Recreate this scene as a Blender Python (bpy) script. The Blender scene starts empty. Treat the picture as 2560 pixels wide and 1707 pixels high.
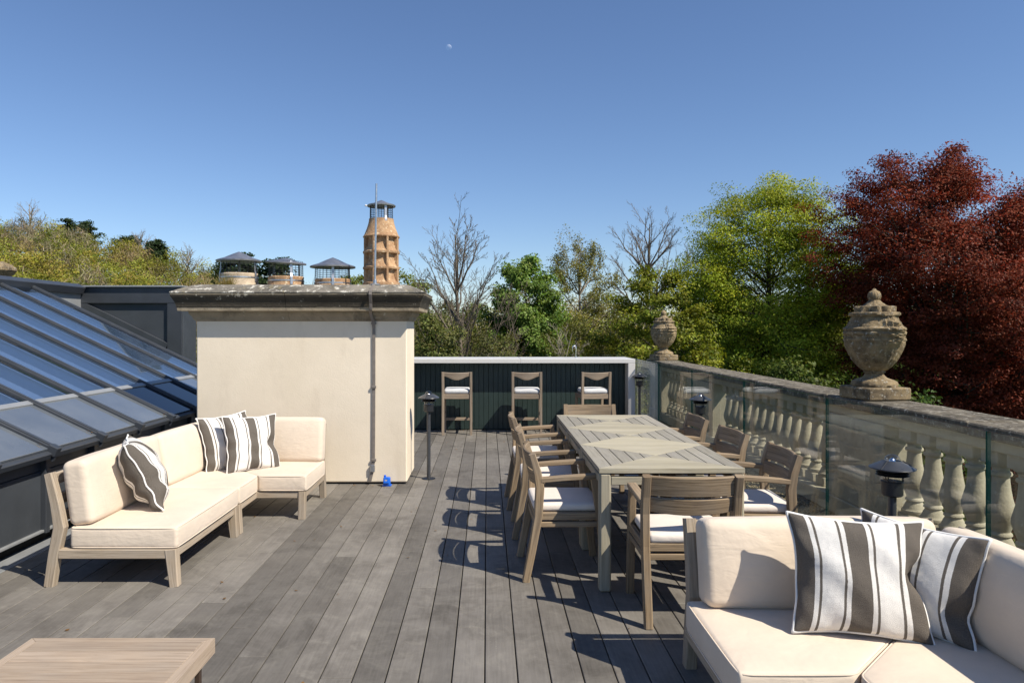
import bpy, math, random
import numpy as np
from mathutils import Vector, Matrix
random.seed(7); rng = np.random.default_rng(7)
R = math.radians
scene = bpy.context.scene
COL = scene.collection

# ------------------------------------------------------------------ camera
H = 1.62; F = 1760.0                      # eye height (m), focal length in photo pixels
cam_d = bpy.data.cameras.new('camera'); cam = bpy.data.objects.new('camera', cam_d); COL.objects.link(cam)
cam.location = (0, 0, H); cam.rotation_euler = (R(90), 0, 0)
cam_d.sensor_fit = 'HORIZONTAL'; cam_d.sensor_width = 36; cam_d.lens = F / 2560 * 36
cam_d.shift_x = 62 / 2560; cam_d.shift_y = -33.5 / 2560
cam_d.clip_start = .05; cam_d.clip_end = 9000
scene.camera = cam
scene.render.resolution_x = 1024; scene.render.resolution_y = 682

# ------------------------------------------------------------------ light
SUN_EL = R(48); sx_, sy_ = .83, -.555
n_ = math.hypot(sx_, sy_); sx_ /= n_; sy_ /= n_
SUN = Vector((sx_ * math.cos(SUN_EL), sy_ * math.cos(SUN_EL), math.sin(SUN_EL)))
world = bpy.data.worlds.new('World'); scene.world = world; world.use_nodes = True
wn = world.node_tree; wn.nodes.clear()
sky = wn.nodes.new('ShaderNodeTexSky'); sky.sky_type = 'NISHITA'; sky.sun_disc = False
sky.sun_elevation = SUN_EL; sky.sun_rotation = math.atan2(sx_, sy_)
sky.altitude = 0; sky.air_density = 1.0; sky.dust_density = .0; sky.ozone_density = 4.0
bg = wn.nodes.new('ShaderNodeBackground'); bg.inputs[1].default_value = .090
wo = wn.nodes.new('ShaderNodeOutputWorld')
gn = wn.nodes.new('ShaderNodeMixRGB'); gn.blend_type = 'MULTIPLY'; gn.inputs[0].default_value = 1; gn.inputs[2].default_value = (.93, .965, 1.07, 1)
wn.links.new(sky.outputs[0], gn.inputs[1]); wn.links.new(gn.outputs[0], bg.inputs[0]); wn.links.new(bg.outputs[0], wo.inputs[0])
sd = bpy.data.lights.new('sun', 'SUN'); sd.energy = 5.0; sd.angle = R(.53); sd.color = (1, .925, .79)
so = bpy.data.objects.new('sun', sd); COL.objects.link(so)
so.rotation_euler = (-SUN).to_track_quat('-Z', 'Y').to_euler(); so.location = (10, -8, 20)
vs = scene.view_settings; vs.view_transform = 'Standard'; vs.look = 'None'; vs.gamma = 1; vs.exposure = .42
vs.use_curve_mapping = False

# ------------------------------------------------------------------ small helpers
def px(x, y, Z=0.0):
    "photo pixel on the horizontal plane Z -> world point"
    D = F * (H - Z) / (y - 820); return Vector(((x - 1218) * D / F, D, Z))
def pz(y, D): return H - (y - 820) * D / F
def pX(x, D): return (x - 1218) * D / F

def tag(o, label=None, cat=None, group=None, kind=None):
    if label: o['label'] = label
    if cat: o['category'] = cat
    if group: o['group'] = group
    if kind: o['kind'] = kind
    return o
def thing(name, label, cat, loc=(0, 0, 0), rz=0, group=None):
    o = bpy.data.objects.new(name, None); COL.objects.link(o); o.empty_display_size = .1
    o.location = loc; o.rotation_euler = (0, 0, rz)
    return tag(o, label, cat, group)
def copy_tree(o, parent=None):
    c = o.copy(); COL.objects.link(c)
    if parent: c.parent = parent
    for ch in list(o.children): copy_tree(ch, c)
    return c

class MB:
    def __init__(s): s.v = []; s.f = []; s.uv = []; s.mi = []; s.cur = 0
    def add(s, verts, faces, uvs=None, M=None):
        o = len(s.v)
        for p in verts:
            p = Vector(p)
            s.v.append(M @ p if M is not None else p)
        for i, f in enumerate(faces):
            s.f.append([a + o for a in f]); s.mi.append(s.cur)
            if uvs is None: s.uv.append([(verts[a][0], verts[a][1]) for a in f])
            else: s.uv.append(uvs[i])
    def box(s, c, size, b=.004, M=None, axis=None):
        h = [q / 2 for q in size]; b = min(b, min(h) * .49)
        vs_ = []; idx = {}
        for sx in (-1, 1):
            for sy in (-1, 1):
                for sz in (-1, 1):
                    for k in range(3):
                        p = [sx * (h[0] - b), sy * (h[1] - b), sz * (h[2] - b)]
                        sg = (sx, sy, sz); p[k] = sg[k] * h[k]
                        idx[(sx, sy, sz, k)] = len(vs_); vs_.append(Vector(p))
        fs = []; S = (-1, 1)
        def cyc(k, s0): 
            o = [(-1, -1), (1, -1), (1, 1), (-1, 1)]; r = []
            for a, bb in o:
                t = [0, 0, 0]; t[k] = s0; t[(k + 1) % 3] = a; t[(k + 2) % 3] = bb; r.append(idx[(*t, k)])
            return r
        for k in range(3):
            for s0 in S: fs.append(cyc(k, s0))
        for k in range(3):
            i, j = (k + 1) % 3, (k + 2) % 3
            for a in S:
                for bb in S:
                    t0 = [0] * 3; t0[k] = -1; t0[i] = a; t0[j] = bb
                    t1 = list(t0); t1[k] = 1
                    fs.append([idx[(*t0, i)], idx[(*t1, i)], idx[(*t1, j)], idx[(*t0, j)]])
        for sx in S:
            for sy in S:
                for sz in S: fs.append([idx[(sx, sy, sz, k)] for k in range(3)])
        ax = axis if axis is not None else max(range(3), key=lambda k: size[k])
        o1, o2 = [k for k in range(3) if k != ax]
        ru, rv = random.random() * 9, random.random() * 9
        uvs = []; out = []
        for f in fs:
            p = [vs_[a] for a in f]; n = (p[1] - p[0]).cross(p[2] - p[0]); m = sum(p, Vector()) / len(p)
            if n.dot(m) < 0: f = f[::-1]
            out.append(f); v_ax = o1 if abs(n[o2]) > abs(n[o1]) else o2
            uvs.append([(vs_[a][ax] + ru, vs_[a][v_ax] + rv) for a in f])
        T = Matrix.Translation(Vector(c))
        s.add(vs_, out, uvs, (M @ T) if M is not None else T)
    def prism(s, poly, z0, z1, b=0, M=None, uvaxis=0):
        "vertical prism of a CCW polygon in xy"
        n = len(poly); ru, rv = random.random() * 9, random.random() * 9
        c = Vector((sum(p[0] for p in poly) / n, sum(p[1] for p in poly) / n))
        rings = []
        if b > 0:
            inn = []
            for p in poly:
                d = Vector(p) - c; L = d.length; inn.append(c + d * max(0, (L - b * 1.3) / L))
            rings = [(inn, z0), (poly, z0 + b), (poly, z1 - b), (inn, z1)]
        else: rings = [(poly, z0), (poly, z1)]
        vs_ = [(p[0], p[1], z) for r, z in rings for p in r]; fs = []
        for k in range(len(rings) - 1):
            for i in range(n):
                j = (i + 1) % n; fs.append([k * n + i, k * n + j, (k + 1) * n + j, (k + 1) * n + i])
        fs.append(list(range(n))[::-1]); fs.append([(len(rings) - 1) * n + i for i in range(n)])
        uvs = []
        for f in fs:
            if uvaxis == 0: uvs.append([(vs_[a][0] + ru, vs_[a][1] + vs_[a][2] + rv) for a in f])
            else: uvs.append([(vs_[a][1] + ru, vs_[a][0] + vs_[a][2] + rv) for a in f])
        s.add(vs_, fs, uvs, M)
    def sweep(s, path, w, h, up=(0, 0, 1), ch=.004, M=None):
        "rectangular bar along a path; w across, h along up; w/h scalars or lists"
        P = [Vector(p) for p in path]; n = len(P); up = Vector(up)
        W = w if isinstance(w, (list, tuple)) else [w] * n
        Hh = h if isinstance(h, (list, tuple)) else [h] * n
        vs_ = []; us = []; L = 0; ru, rv = random.random() * 9, random.random() * 9
        per = [0]
        for i in range(n):
            t = (P[min(i + 1, n - 1)] - P[max(i - 1, 0)]).normalized()
            sd_ = t.cross(up).normalized(); u2 = sd_.cross(t).normalized()
            k = 1.0
            if 0 < i < n - 1:
                a = (P[i] - P[i - 1]).normalized(); k = 1 / max(.5, a.dot(t))
            a, b2 = W[i] / 2, Hh[i] / 2; c = min(ch, a * .8, b2 * .8)
            pr = [(a, -b2 + c), (a, b2 - c), (a - c, b2), (-a + c, b2), (-a, b2 - c), (-a, -b2 + c), (-a + c, -b2), (a - c, -b2)]
            for x, y in pr: vs_.append(P[i] + sd_ * x + u2 * y * k)
            if i: L += (P[i] - P[i - 1]).length
            us.append(L)
        pv = []; q = 0
        for k in range(9):
            pv.append(q); 
            if k < 8: q += (Vector(pr[(k + 1) % 8]) - Vector(pr[k])).length
        fs = []; uvs = []
        for i in range(n - 1):
            for k in range(8):
                l = (k + 1) % 8
                fs.append([i * 8 + k, i * 8 + l, i * 8 + 8 + l, i * 8 + 8 + k])
                uvs.append([(us[i] + ru, pv[k] + rv), (us[i] + ru, pv[k + 1] + rv), (us[i + 1] + ru, pv[k + 1] + rv), (us[i + 1] + ru, pv[k] + rv)])
        fs.append(list(range(8))[::-1]); uvs.append([(ru + .02 * j, rv) for j in range(8)])
        fs.append([(n - 1) * 8 + k for k in range(8)]); uvs.append([(ru + .02 * j, rv) for j in range(8)])
        s.add(vs_, fs, uvs, M)
    def lathe(s, prof, n=24, M=None, mod=None, cap=True):
        vs_ = []; fs = []; m = len(prof)
        for i, (r, z) in enumerate(prof):
            for k in range(n):
                a = 2 * math.pi * k / n; rr = r if mod is None else mod(r, z, a)
                vs_.append((rr * math.cos(a), rr * math.sin(a), z))
        uvs = []
        for i in range(m - 1):
            for k in range(n):
                l = (k + 1) % n; fs.append([i * n + k, i * n + l, (i + 1) * n + l, (i + 1) * n + k])
                uvs.append([(k / n, prof[i][1]), ((k + 1) / n, prof[i][1]), ((k + 1) / n, prof[i + 1][1]), (k / n, prof[i + 1][1])])
        if cap:
            fs.append(list(range(n))[::-1]); uvs.append([(0, 0)] * n)
            fs.append([(m - 1) * n + k for k in range(n)]); uvs.append([(0, 0)] * n)
        s.add(vs_, fs, uvs, M)
    def tube(s, pts, r, n=8, M=None, closed=False):
        P = [Vector(p) for p in pts]; m = len(P); vs_ = []; fs = []
        rad = r if isinstance(r, (list, tuple)) else [r] * m
        ref = Vector((0, 0, 1))
        t0 = (P[1] - P[0]).normalized()
        if abs(t0.dot(ref)) > .9: ref = Vector((1, 0, 0))
        for i in range(m):
            if closed: t = (P[(i + 1) % m] - P[i - 1]).normalized()
            else: t = (P[min(i + 1, m - 1)] - P[max(i - 1, 0)]).normalized()
            a = t.cross(ref)
            if a.length < 1e-4: a = t.orthogonal()
            a.normalize(); b = t.cross(a); ref = -b if b.dot(ref) < 0 else b
            a = t.cross(ref).normalized(); b = ref
            for k in range(n):
                q = 2 * math.pi * k / n; vs_.append(P[i] + (a * math.cos(q) + b * math.sin(q)) * rad[i])
        for i in range(m if closed else m - 1):
            j = (i + 1) % m
            for k in range(n):
                l = (k + 1) % n; fs.append([i * n + k, j * n + k, j * n + l, i * n + l][::-1])
        if not closed:
            fs.append(list(range(n))); fs.append([(m - 1) * n + k for k in range(n)][::-1])
        s.add(vs_, fs, None, M)
    def build(s, name, mat, parent=None, smooth=None, loc=None, rot=None):
        me = bpy.data.meshes.new(name)
        me.from_pydata([tuple(p) for p in s.v], [], s.f)
        uvl = me.uv_layers.new(name='UVMap')
        flat = [c for f in s.uv for uv in f for c in uv]
        uvl.data.foreach_set('uv', flat)
        for m in (mat if isinstance(mat, (list, tuple)) else [mat]): me.materials.append(m)
        me.polygons.foreach_set('material_index', s.mi)
        if smooth is not None:
            me.polygons.foreach_set('use_smooth', [True] * len(s.f))
            if smooth < 179: me.set_sharp_from_angle(angle=R(smooth))
        me.update()
        o = bpy.data.objects.new(name, me); COL.objects.link(o)
        if parent: o.parent = parent
        if loc: o.location = loc
        if rot: o.rotation_euler = rot
        return o

def np_mesh(name, V, faces4, mats, cols=None, parent=None, midx=None, smooth=False):
    "fast mesh from numpy: V (n,3), faces (m,k) all the same k"
    me = bpy.data.meshes.new(name); m, k = faces4.shape
    me.vertices.add(len(V)); me.vertices.foreach_set('co', np.ascontiguousarray(V, dtype=np.float32).ravel())
    me.loops.add(m * k); me.loops.foreach_set('vertex_index', np.ascontiguousarray(faces4, dtype=np.int32).ravel())
    me.polygons.add(m); me.polygons.foreach_set('loop_start', np.arange(0, m * k, k, dtype=np.int32))
    if midx is not None: me.polygons.foreach_set('material_index', np.asarray(midx, dtype=np.int32))
    if smooth: me.polygons.foreach_set('use_smooth', np.ones(m, dtype=bool))
    for mt in (mats if isinstance(mats, (list, tuple)) else [mats]): me.materials.append(mt)
    if cols is not None:
        at = me.color_attributes.new('tint', 'FLOAT_COLOR', 'POINT')
        c4 = np.ones((len(V), 4), dtype=np.float32); c4[:, :3] = cols; at.data.foreach_set('color', c4.ravel())
    me.update(calc_edges=True); me.validate()
    o = bpy.data.objects.new(name, me); COL.objects.link(o)
    if parent: o.parent = parent
    return o

# ------------------------------------------------------------------ materials
class NT:
    def __init__(s, name):
        s.m = bpy.data.materials.new(name); s.m.use_nodes = True; s.t = s.m.node_tree; s.t.nodes.clear()
        s.out = s.t.nodes.new('ShaderNodeOutputMaterial')
    def n(s, kind, **kw):
        nd = s.t.nodes.new('ShaderNode' + kind)
        for k, v in kw.items():
            if hasattr(nd, k) and not k.startswith('i_'): setattr(nd, k, v)
        return nd
    def l(s, a, b): s.t.links.new(a, b)
    def coord(s, kind='Object', scale=(1, 1, 1), rnd=False):
        c = s.n('TexCoord'); mp = s.n('Mapping'); mp.inputs['Scale'].default_value = scale
        s.l(c.outputs[kind], mp.inputs['Vector'])
        if rnd:
            oi = s.n('ObjectInfo'); k = s.n('Math', operation='MULTIPLY'); k.inputs[1].default_value = 37
            s.l(oi.outputs['Random'], k.inputs[0]); cb = s.n('CombineXYZ')
            for i in range(3): s.l(k.outputs[0], cb.inputs[i])
            s.l(cb.outputs[0], mp.inputs['Location'])
        return mp.outputs[0]
    def noise(s, co, scale=5, detail=6, rough=.6, dist=0):
        nd = s.n('TexNoise'); nd.inputs['Scale'].default_value = scale; nd.inputs['Detail'].default_value = detail
        nd.inputs['Roughness'].default_value = rough; nd.inputs['Distortion'].default_value = dist
        s.l(co, nd.inputs['Vector']); return nd.outputs[0]
    def ramp(s, fac, stops, interp='LINEAR'):
        r = s.n('ValToRGB'); cr = r.color_ramp; cr.interpolation = interp
        while len(cr.elements) < len(stops): cr.elements.new(.5)
        for e, (p, c) in zip(cr.elements, stops):
            e.position = p; e.color = (*c, 1) if len(c) == 3 else c
        s.l(fac, r.inputs[0]); return r.outputs[0]
    def mix(s, fac, a, b, mode='MIX'):
        nd = s.n('MixRGB', blend_type=mode)
        for sock, v in ((nd.inputs[0], fac), (nd.inputs[1], a), (nd.inputs[2], b)):
            if isinstance(v, (int, float)): sock.default_value = v
            elif isinstance(v, (tuple, list)): sock.default_value = (*v, 1)
            else: s.l(v, sock)
        return nd.outputs[0]
    def math(s, op, a, b=None):
        nd = s.n('Math', operation=op)
        for sock, v in ((nd.inputs[0], a), (nd.inputs[1], b)):
            if v is None: continue
            if isinstance(v, (int, float)): sock.default_value = v
            else: s.l(v, sock)
        return nd.outputs[0]
    def bump(s, hgt, strength=.3, dist=.01, normal=None):
        b = s.n('Bump'); b.inputs['Strength'].default_value = strength; b.inputs['Distance'].default_value = dist
        s.l(hgt, b.inputs['Height'])
        if normal is not None: s.l(normal, b.inputs['Normal'])
        return b.outputs[0]
    def principled(s, col, rough=.6, metal=0, normal=None, spec=.5, **kw):
        p = s.n('BsdfPrincipled')
        for nm, v in (('Base Color', col), ('Roughness', rough), ('Metallic', metal), ('Specular IOR Level', spec)):
            if isinstance(v, (int, float)): p.inputs[nm].default_value = v
            elif isinstance(v, (tuple, list)): p.inputs[nm].default_value = (*v, 1)
            else: s.l(v, p.inputs[nm])
        if normal is not None: s.l(normal, p.inputs['Normal'])
        for k, v in kw.items(): p.inputs[k].default_value = v
        s.l(p.outputs[0], s.out.inputs[0]); return p
def rnd_val(t, lo, hi):
    oi = t.n('ObjectInfo'); mr = t.n('MapRange'); mr.inputs[3].default_value = lo; mr.inputs[4].default_value = hi
    t.l(oi.outputs['Random'], mr.inputs[0]); return mr.outputs[0]

def wood(name, dark, mid, light, rough=.75, grain=70, patch=.5):
    t = NT(name); uv = t.coord('UV', (2.2, grain, 1)); g = t.noise(uv, 1.6, 7, .65, .6)
    c = t.ramp(g, [(.28, dark), (.5, mid), (.72, light)])
    ob = t.coord('Object', (1, 1, 1), True); p = t.noise(ob, 5, 4, .6)
    grey = tuple(sum(mid) / 3 * k for k in (1.06, 1.0, .93))
    c = t.mix(t.ramp(p, [(.35, (0, 0, 0)), (.7, (patch,) * 3)]), c, grey)
    sp = t.noise(t.coord('UV', (5, 30, 1)), 3, 3, .5)
    c = t.mix(t.ramp(sp, [(.62, (0, 0, 0)), (.74, (.35, .35, .35))]), c, dark)
    v = rnd_val(t, .88, 1.12); hs = t.n('HueSaturation'); t.l(v, hs.inputs['Value']); t.l(c, hs.inputs['Color'])
    t.principled(hs.outputs[0], rough, normal=t.bump(g, .35, .002), spec=.25); return t.m
M_TEAK = wood('weathered_teak', (.10, .068, .042), (.255, .183, .112), (.36, .27, .175), patch=.3)
M_TEAK_MID = wood('silvering_teak', (.125, .09, .06), (.27, .205, .145), (.37, .295, .22), patch=.3)
M_TEAK_PALE = wood('pale_teak', (.19, .145, .10), (.37, .295, .215), (.47, .39, .30), patch=.35)
M_TABLE = wood('grey_table_wood', (.20, .175, .125), (.33, .295, .215), (.40, .365, .28), patch=.25)
M_TABLE_L = wood('light_table_wood', (.27, .235, .165), (.385, .345, .25), (.45, .41, .315), patch=.2, grain=45)
M_TABLE_D = wood('side_table_wood', (.17, .152, .12), (.29, .266, .215), (.36, .335, .28), patch=.4)
M_COFFEE = wood('rosy_teak', (.22, .16, .115), (.35, .27, .20), (.42, .335, .255), patch=.2)

def deck_mat():
    t = NT('composite_deck_board'); co = t.coord('Object', (1, 1, 1), True)
    wc = t.n('NewGeometry').outputs['Position']
    a = t.noise(co, 3.0, 8, .68, .8)
    c = t.ramp(a, [(.25, (.092, .083, .071)), (.5, (.145, .132, .116)), (.75, (.195, .180, .160))])
    big = t.noise(wc, .55, 4, .6)                              # paler, dustier area towards the middle
    c = t.mix(t.ramp(big, [(.4, (0, 0, 0)), (.68, (.6,) * 3)]), c, (.225, .208, .185))
    st = t.noise(wc, 1.7, 6, .7, .5)
    c = t.mix(t.ramp(st, [(.50, (0, 0, 0)), (.66, (.75,) * 3)]), c, (.078, .069, .058))
    alg = t.noise(wc, 4.5, 7, .72, 1.2); c = t.mix(t.ramp(alg, [(.50, (0, 0, 0)), (.68, (.6,) * 3)]), c, (.24, .222, .19))
    spk = t.noise(wc, 75, 2, .6); msk = t.noise(wc, 1.3, 4, .6)
    k = t.math('MULTIPLY', t.ramp(spk, [(.64, (0, 0, 0)), (.70, (1, 1, 1))]), t.ramp(msk, [(.52, (.05,) * 3), (.66, (.8,) * 3)]))
    c = t.mix(k, c, (.31, .285, .215))
    g = t.noise(t.coord('Object', (55, 3, 30), True), 1.5, 5, .6)
    c = t.mix(.24, c, t.ramp(g, [(.3, (.06, .055, .05)), (.7, (.21, .195, .18))]))
    v = rnd_val(t, .74, 1.22); hs = t.n('HueSaturation'); t.l(v, hs.inputs['Value']); t.l(c, hs.inputs['Color'])
    rg = t.ramp(st, [(.3, (.5,) * 3), (.7, (.72,) * 3)])
    t.principled(hs.outputs[0], rg, normal=t.bump(g, .25, .0015, t.bump(a, .2, .003)), spec=.35); return t.m
M_DECK = deck_mat()

def plain(name, col, rough=.5, metal=0, var=.12, scale=8, bump=0, spec=.5):
    t = NT(name); co = t.coord('Object'); a = t.noise(co, scale, 6, .65)
    lo = tuple(q * (1 - var) for q in col); hi = tuple(min(1, q * (1 + var)) for q in col)
    c = t.ramp(a, [(.3, lo), (.7, hi)])
    rr = t.ramp(t.noise(co, scale * 2.3, 4, .6), [(.3, (max(.02, rough - .08),) * 3), (.7, (min(1, rough + .08),) * 3)])
    t.principled(c, rr, metal, normal=t.bump(t.noise(co, scale * 12, 4, .6), bump, .002) if bump else None, spec=spec); return t.m
M_ANTH = plain('anthracite_metal', (.040, .045, .054), .42, 0, .15, 3, .05)
M_ANTH2 = plain('anthracite_cladding', (.043, .049, .058), .5, 0, .2, 1.5, .05)
M_DARK = plain('black_void', (.012, .012, .013), .9, 0)
M_BLACK = plain('black_powder_coat', (.018, .019, .022), .38, 0, .2, 10, .04)
M_SHADE = plain('grey_powder_coat', (.045, .048, .055), .34, 0, .2, 10, .04)
M_STEEL = plain('galvanised_steel', (.55, .56, .58), .38, 1, .15, 20)
M_COWL = plain('cowl_steel', (.42, .43, .46), .40, .85, .2, 14, .06)
M_CHROME = plain('chrome', (.8, .8, .8), .12, 1, .04)
M_LEAD = plain('conductor_strip', (.20, .175, .155), .55, .2, .2, 12)
M_BROWN = plain('bronze_leg', (.07, .045, .032), .45, .3)
M_WHITE = plain('white_solid_surface', (.62, .60, .57), .35, 0, .03, 4)
M_STRIP = plain('zinc_flashing', (.30, .31, .32), .45, .3, .12, 4)
M_GREEN = plain('dark_green_paint', (.019, .034, .031), .45, 0, .12, 6, .05)
M_BLUE = plain('blue_plastic', (.01, .12, .62), .35, 0, .08)
M_LABEL = plain('white_label', (.7, .7, .7), .4)
M_RIB = plain('pale_blue_rib', (.50, .56, .63), .5, 0, .06)  # inner rafters, and the strips that imitate reflections in the panes
M_SOIL = plain('subframe', (.012, .012, .012), .9)

def fabric(name, col, wrinkle=.5, stain=.12):
    t = NT(name); co = t.coord('Object', (1, 1, 1), True)
    w = t.n('TexWave'); w.inputs['Scale'].default_value = 260; w.inputs['Distortion'].default_value = 1.5; t.l(co, w.inputs[0])
    big = t.noise(co, 3.5, 4, .55, .6); fine = t.noise(co, 420, 2, .5)
    c = t.ramp(t.noise(co, 2.2, 5, .6), [(.35, tuple(q * (1 - stain) for q in col)), (.65, col)])
    b1 = t.bump(big, wrinkle, .035); wr = t.noise(t.coord('Object', (3, 3, 9), True), 2.4, 3, .5, 1.2)
    b2 = t.bump(wr, wrinkle * .5, .02, b1); b3 = t.bump(fine, .12, .0012, b2)
    t.principled(c, .85, normal=b3, spec=.15, **{'Sheen Weight': .15, 'Sheen Roughness': .5}); return t.m
M_CREAM = fabric('cream_canvas', (.70, .59, .475), .28)
M_SEAT = fabric('white_canvas', (.74, .665, .60), .3)
M_STOOL = fabric('grey_white_canvas', (.60, .60, .60), .3)

def stripes():
    t = NT('striped_weave'); tc = t.n('TexCoord'); sp = t.n('SeparateXYZ')
    wob = t.noise(t.coord('UV', (3, 40, 1)), 4, 2, .5); k = t.math('MULTIPLY', t.math('SUBTRACT', wob, .5), .008)
    t.l(tc.outputs['UV'], sp.inputs[0]); u = t.math('ADD', sp.outputs[0], k)
    W, Dk, Th = (.76, .74, .71), (.085, .072, .060), (.095, .081, .068)
    st = [(0, Dk), (.115, W), (.15, Th), (.17, W), (.335, Th), (.355, W), (.39, Dk), (.55, W), (.585, Th), (.605, W), (.785, Th), (.805, W), (.85, Dk)]
    c = t.ramp(u, st, 'CONSTANT')
    uv = t.coord('UV', (110, 110, 1)); wv = t.noise(uv, 1.3, 2, .6)
    c = t.mix(t.ramp(wv, [(.3, (.0,) * 3), (.75, (.30,) * 3)]), c, (.34, .31, .28))
    big = t.noise(t.coord('Object', (1, 1, 1), True), 6, 3, .55)
    t.principled(c, .95, normal=t.bump(wv, .7, .004, t.bump(big, .5, .03)), spec=.08); return t.m
M_STRIPE = stripes(); M_PIPING = fabric('white_piping', (.78, .765, .74), .1)

def render_mat():
    t = NT('cream_render'); co = t.coord('Object')
    a = t.noise(co, 1.1, 6, .6); c = t.ramp(a, [(.3, (.70, .605, .47)), (.7, (.80, .70, .56))])
    d = t.noise(t.coord('Object', (1.2, 1.2, .35)), 3, 6, .7); c = t.mix(t.ramp(d, [(.52, (0,) * 3), (.72, (.42,) * 3)]), c, (.56, .47, .36))
    f = t.noise(co, 70, 6, .7); tr = t.noise(co, 7, 5, .6, .8)
    t.principled(c, .92, normal=t.bump(f, .35, .004, t.bump(tr, .14, .010)), spec=.2); return t.m
M_RENDER = render_mat()

def stone(name, base, dark, pale, gold, amt_dark=.5, amt_lichen=.5, bump=.6, band=None, sc=1.0):
    t = NT(name); co = t.coord('Object', (sc, sc, sc)); a = t.noise(co, 4, 8, .7)
    c = t.ramp(a, [(.3, tuple(q * .72 for q in base)), (.7, base)])
    dk = t.noise(co, 2.6, 8, .72, .4); msk = t.ramp(dk, [(.62 - .22 * amt_dark, (0,) * 3), (.74 - .1 * amt_dark, (.9,) * 3)])
    if band:                                               # algae-blackened moulding between two heights
        g = t.n('SeparateXYZ'); t.l(t.n('TexCoord').outputs['Object'], g.inputs[0])
        z = t.math('ADD', g.outputs[2], t.math('MULTIPLY', t.math('SUBTRACT', dk, .5), .035))
        up = t.math('GREATER_THAN', z, band[0]); dn = t.math('LESS_THAN', z, band[1])
        k = t.math('MULTIPLY', t.math('MULTIPLY', up, dn), t.ramp(dk, [(.25, (1,) * 3), (.66, (.86,) * 3)]))
        msk = t.math('MAXIMUM', k, t.math('MULTIPLY', msk, .75))
    c = t.mix(msk, c, dark)
    l1 = t.noise(co, 13, 5, .65); c = t.mix(t.ramp(l1, [(.66 - .1 * amt_lichen, (0,) * 3), (.72 - .08 * amt_lichen, (.85,) * 3)]), c, pale)
    l2 = t.noise(t.coord('Object', (1.1 * sc, .9 * sc, 1.3 * sc)), 9.3, 6, .7); c = t.mix(t.ramp(l2, [(.64 - .06 * amt_lichen, (0,) * 3), (.76, (.7,) * 3)]), c, gold)
    f = t.noise(co, 42, 7, .75)
    t.principled(c, .93, normal=t.bump(f, bump, .012, t.bump(a, bump * .6, .03)), spec=.2); return t.m
M_STONE = stone('lichen_limestone', (.40, .30, .175), (.07, .056, .042), (.48, .45, .38), (.30, .20, .05), .95, .8, 1.0, sc=2.6)
M_COPING = stone('mottled_coping', (.27, .235, .18), (.045, .040, .033), (.46, .43, .37), (.26, .19, .09), 1.15, 1.0, 1.0, sc=1.9)
M_BALUS = stone('cast_stone', (.48, .425, .32), (.22, .20, .155), (.58, .54, .44), (.46, .39, .25), .25, .3, .45)
M_CORNICE = stone('blackened_cornice', (.36, .30, .215), (.030, .027, .022), (.45, .42, .34), (.24, .16, .055), .55, .25, .6, (1.832, 1.962))
M_CAPTOP = stone('weathered_cap', (.27, .245, .21), (.075, .07, .06), (.66, .63, .56), (.33, .27, .12), .9, 1.1, .9)
M_POT_C = stone('cream_clay', (.62, .50, .37), (.30, .24, .17), (.66, .58, .46), (.50, .38, .24), .5, .5, .4, sc=2.4)
M_POT_O = stone('orange_clay', (.57, .365, .21), (.25, .135, .075), (.70, .57, .39), (.62, .46, .26), .85, .9, .7, sc=2.4)

def glass_mat(name, tint=(.93, .955, .945), f0=.032, rough=0.0, gain=1.0):
    t = NT(name); lw = t.n('LayerWeight'); lw.inputs[0].default_value = .5
    p = t.math('POWER', lw.outputs['Facing'], 5.0); f = t.math('ADD', t.math('MULTIPLY', p, (1 - f0) * gain), f0)
    tr = t.n('BsdfTransparent'); tr.inputs[0].default_value = (*tint, 1)
    gl = t.n('BsdfGlossy'); gl.inputs['Roughness'].default_value = rough; gl.inputs[0].default_value = (1, 1, 1, 1)
    mx = t.n('MixShader'); t.l(f, mx.inputs[0]); t.l(tr.outputs[0], mx.inputs[1]); t.l(gl.outputs[0], mx.inputs[2])
    t.l(mx.outputs[0], t.out.inputs[0]); return t.m
M_GLASS = glass_mat('clear_glass'); M_GLASS_ROOF = glass_mat('roof_glass', (.68, .74, .82), .065)
M_GLASS_BLUE = glass_mat('blue_vent_glass', (.05, .10, .22), .06); M_GLASS_LAMP = glass_mat('lamp_glass', (.85, .85, .85), .06)
M_EDGE = plain('green_glass_edge', (.004, .024, .024), .12, 0, .1)
def pale_reflection():
    t = NT('pale_reflection_glass'); 
    d = t.n('BsdfDiffuse'); d.inputs[0].default_value = (.36, .41, .41, 1)  # pale diffuse part paints in the reflection of the white bar end
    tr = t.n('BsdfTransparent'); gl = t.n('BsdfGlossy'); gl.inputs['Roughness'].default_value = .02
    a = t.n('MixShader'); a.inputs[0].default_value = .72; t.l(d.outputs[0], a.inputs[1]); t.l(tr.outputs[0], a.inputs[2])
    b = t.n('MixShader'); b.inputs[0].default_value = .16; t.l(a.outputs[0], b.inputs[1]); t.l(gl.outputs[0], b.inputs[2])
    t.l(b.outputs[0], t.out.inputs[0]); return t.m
M_PALE_REFL = pale_reflection()
def pane_grey():
    t = NT('back_painted_pane'); co = t.coord('Object'); a = t.noise(co, 1.6, 6, .65)
    c = t.ramp(a, [(.35, (.095, .11, .13)), (.7, (.15, .165, .18))])
    t.principled(c, .12, spec=1.0, **{'Coat Weight': .6, 'Coat Roughness': .06}); return t.m
M_PANE_GREY = pane_grey()

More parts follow.
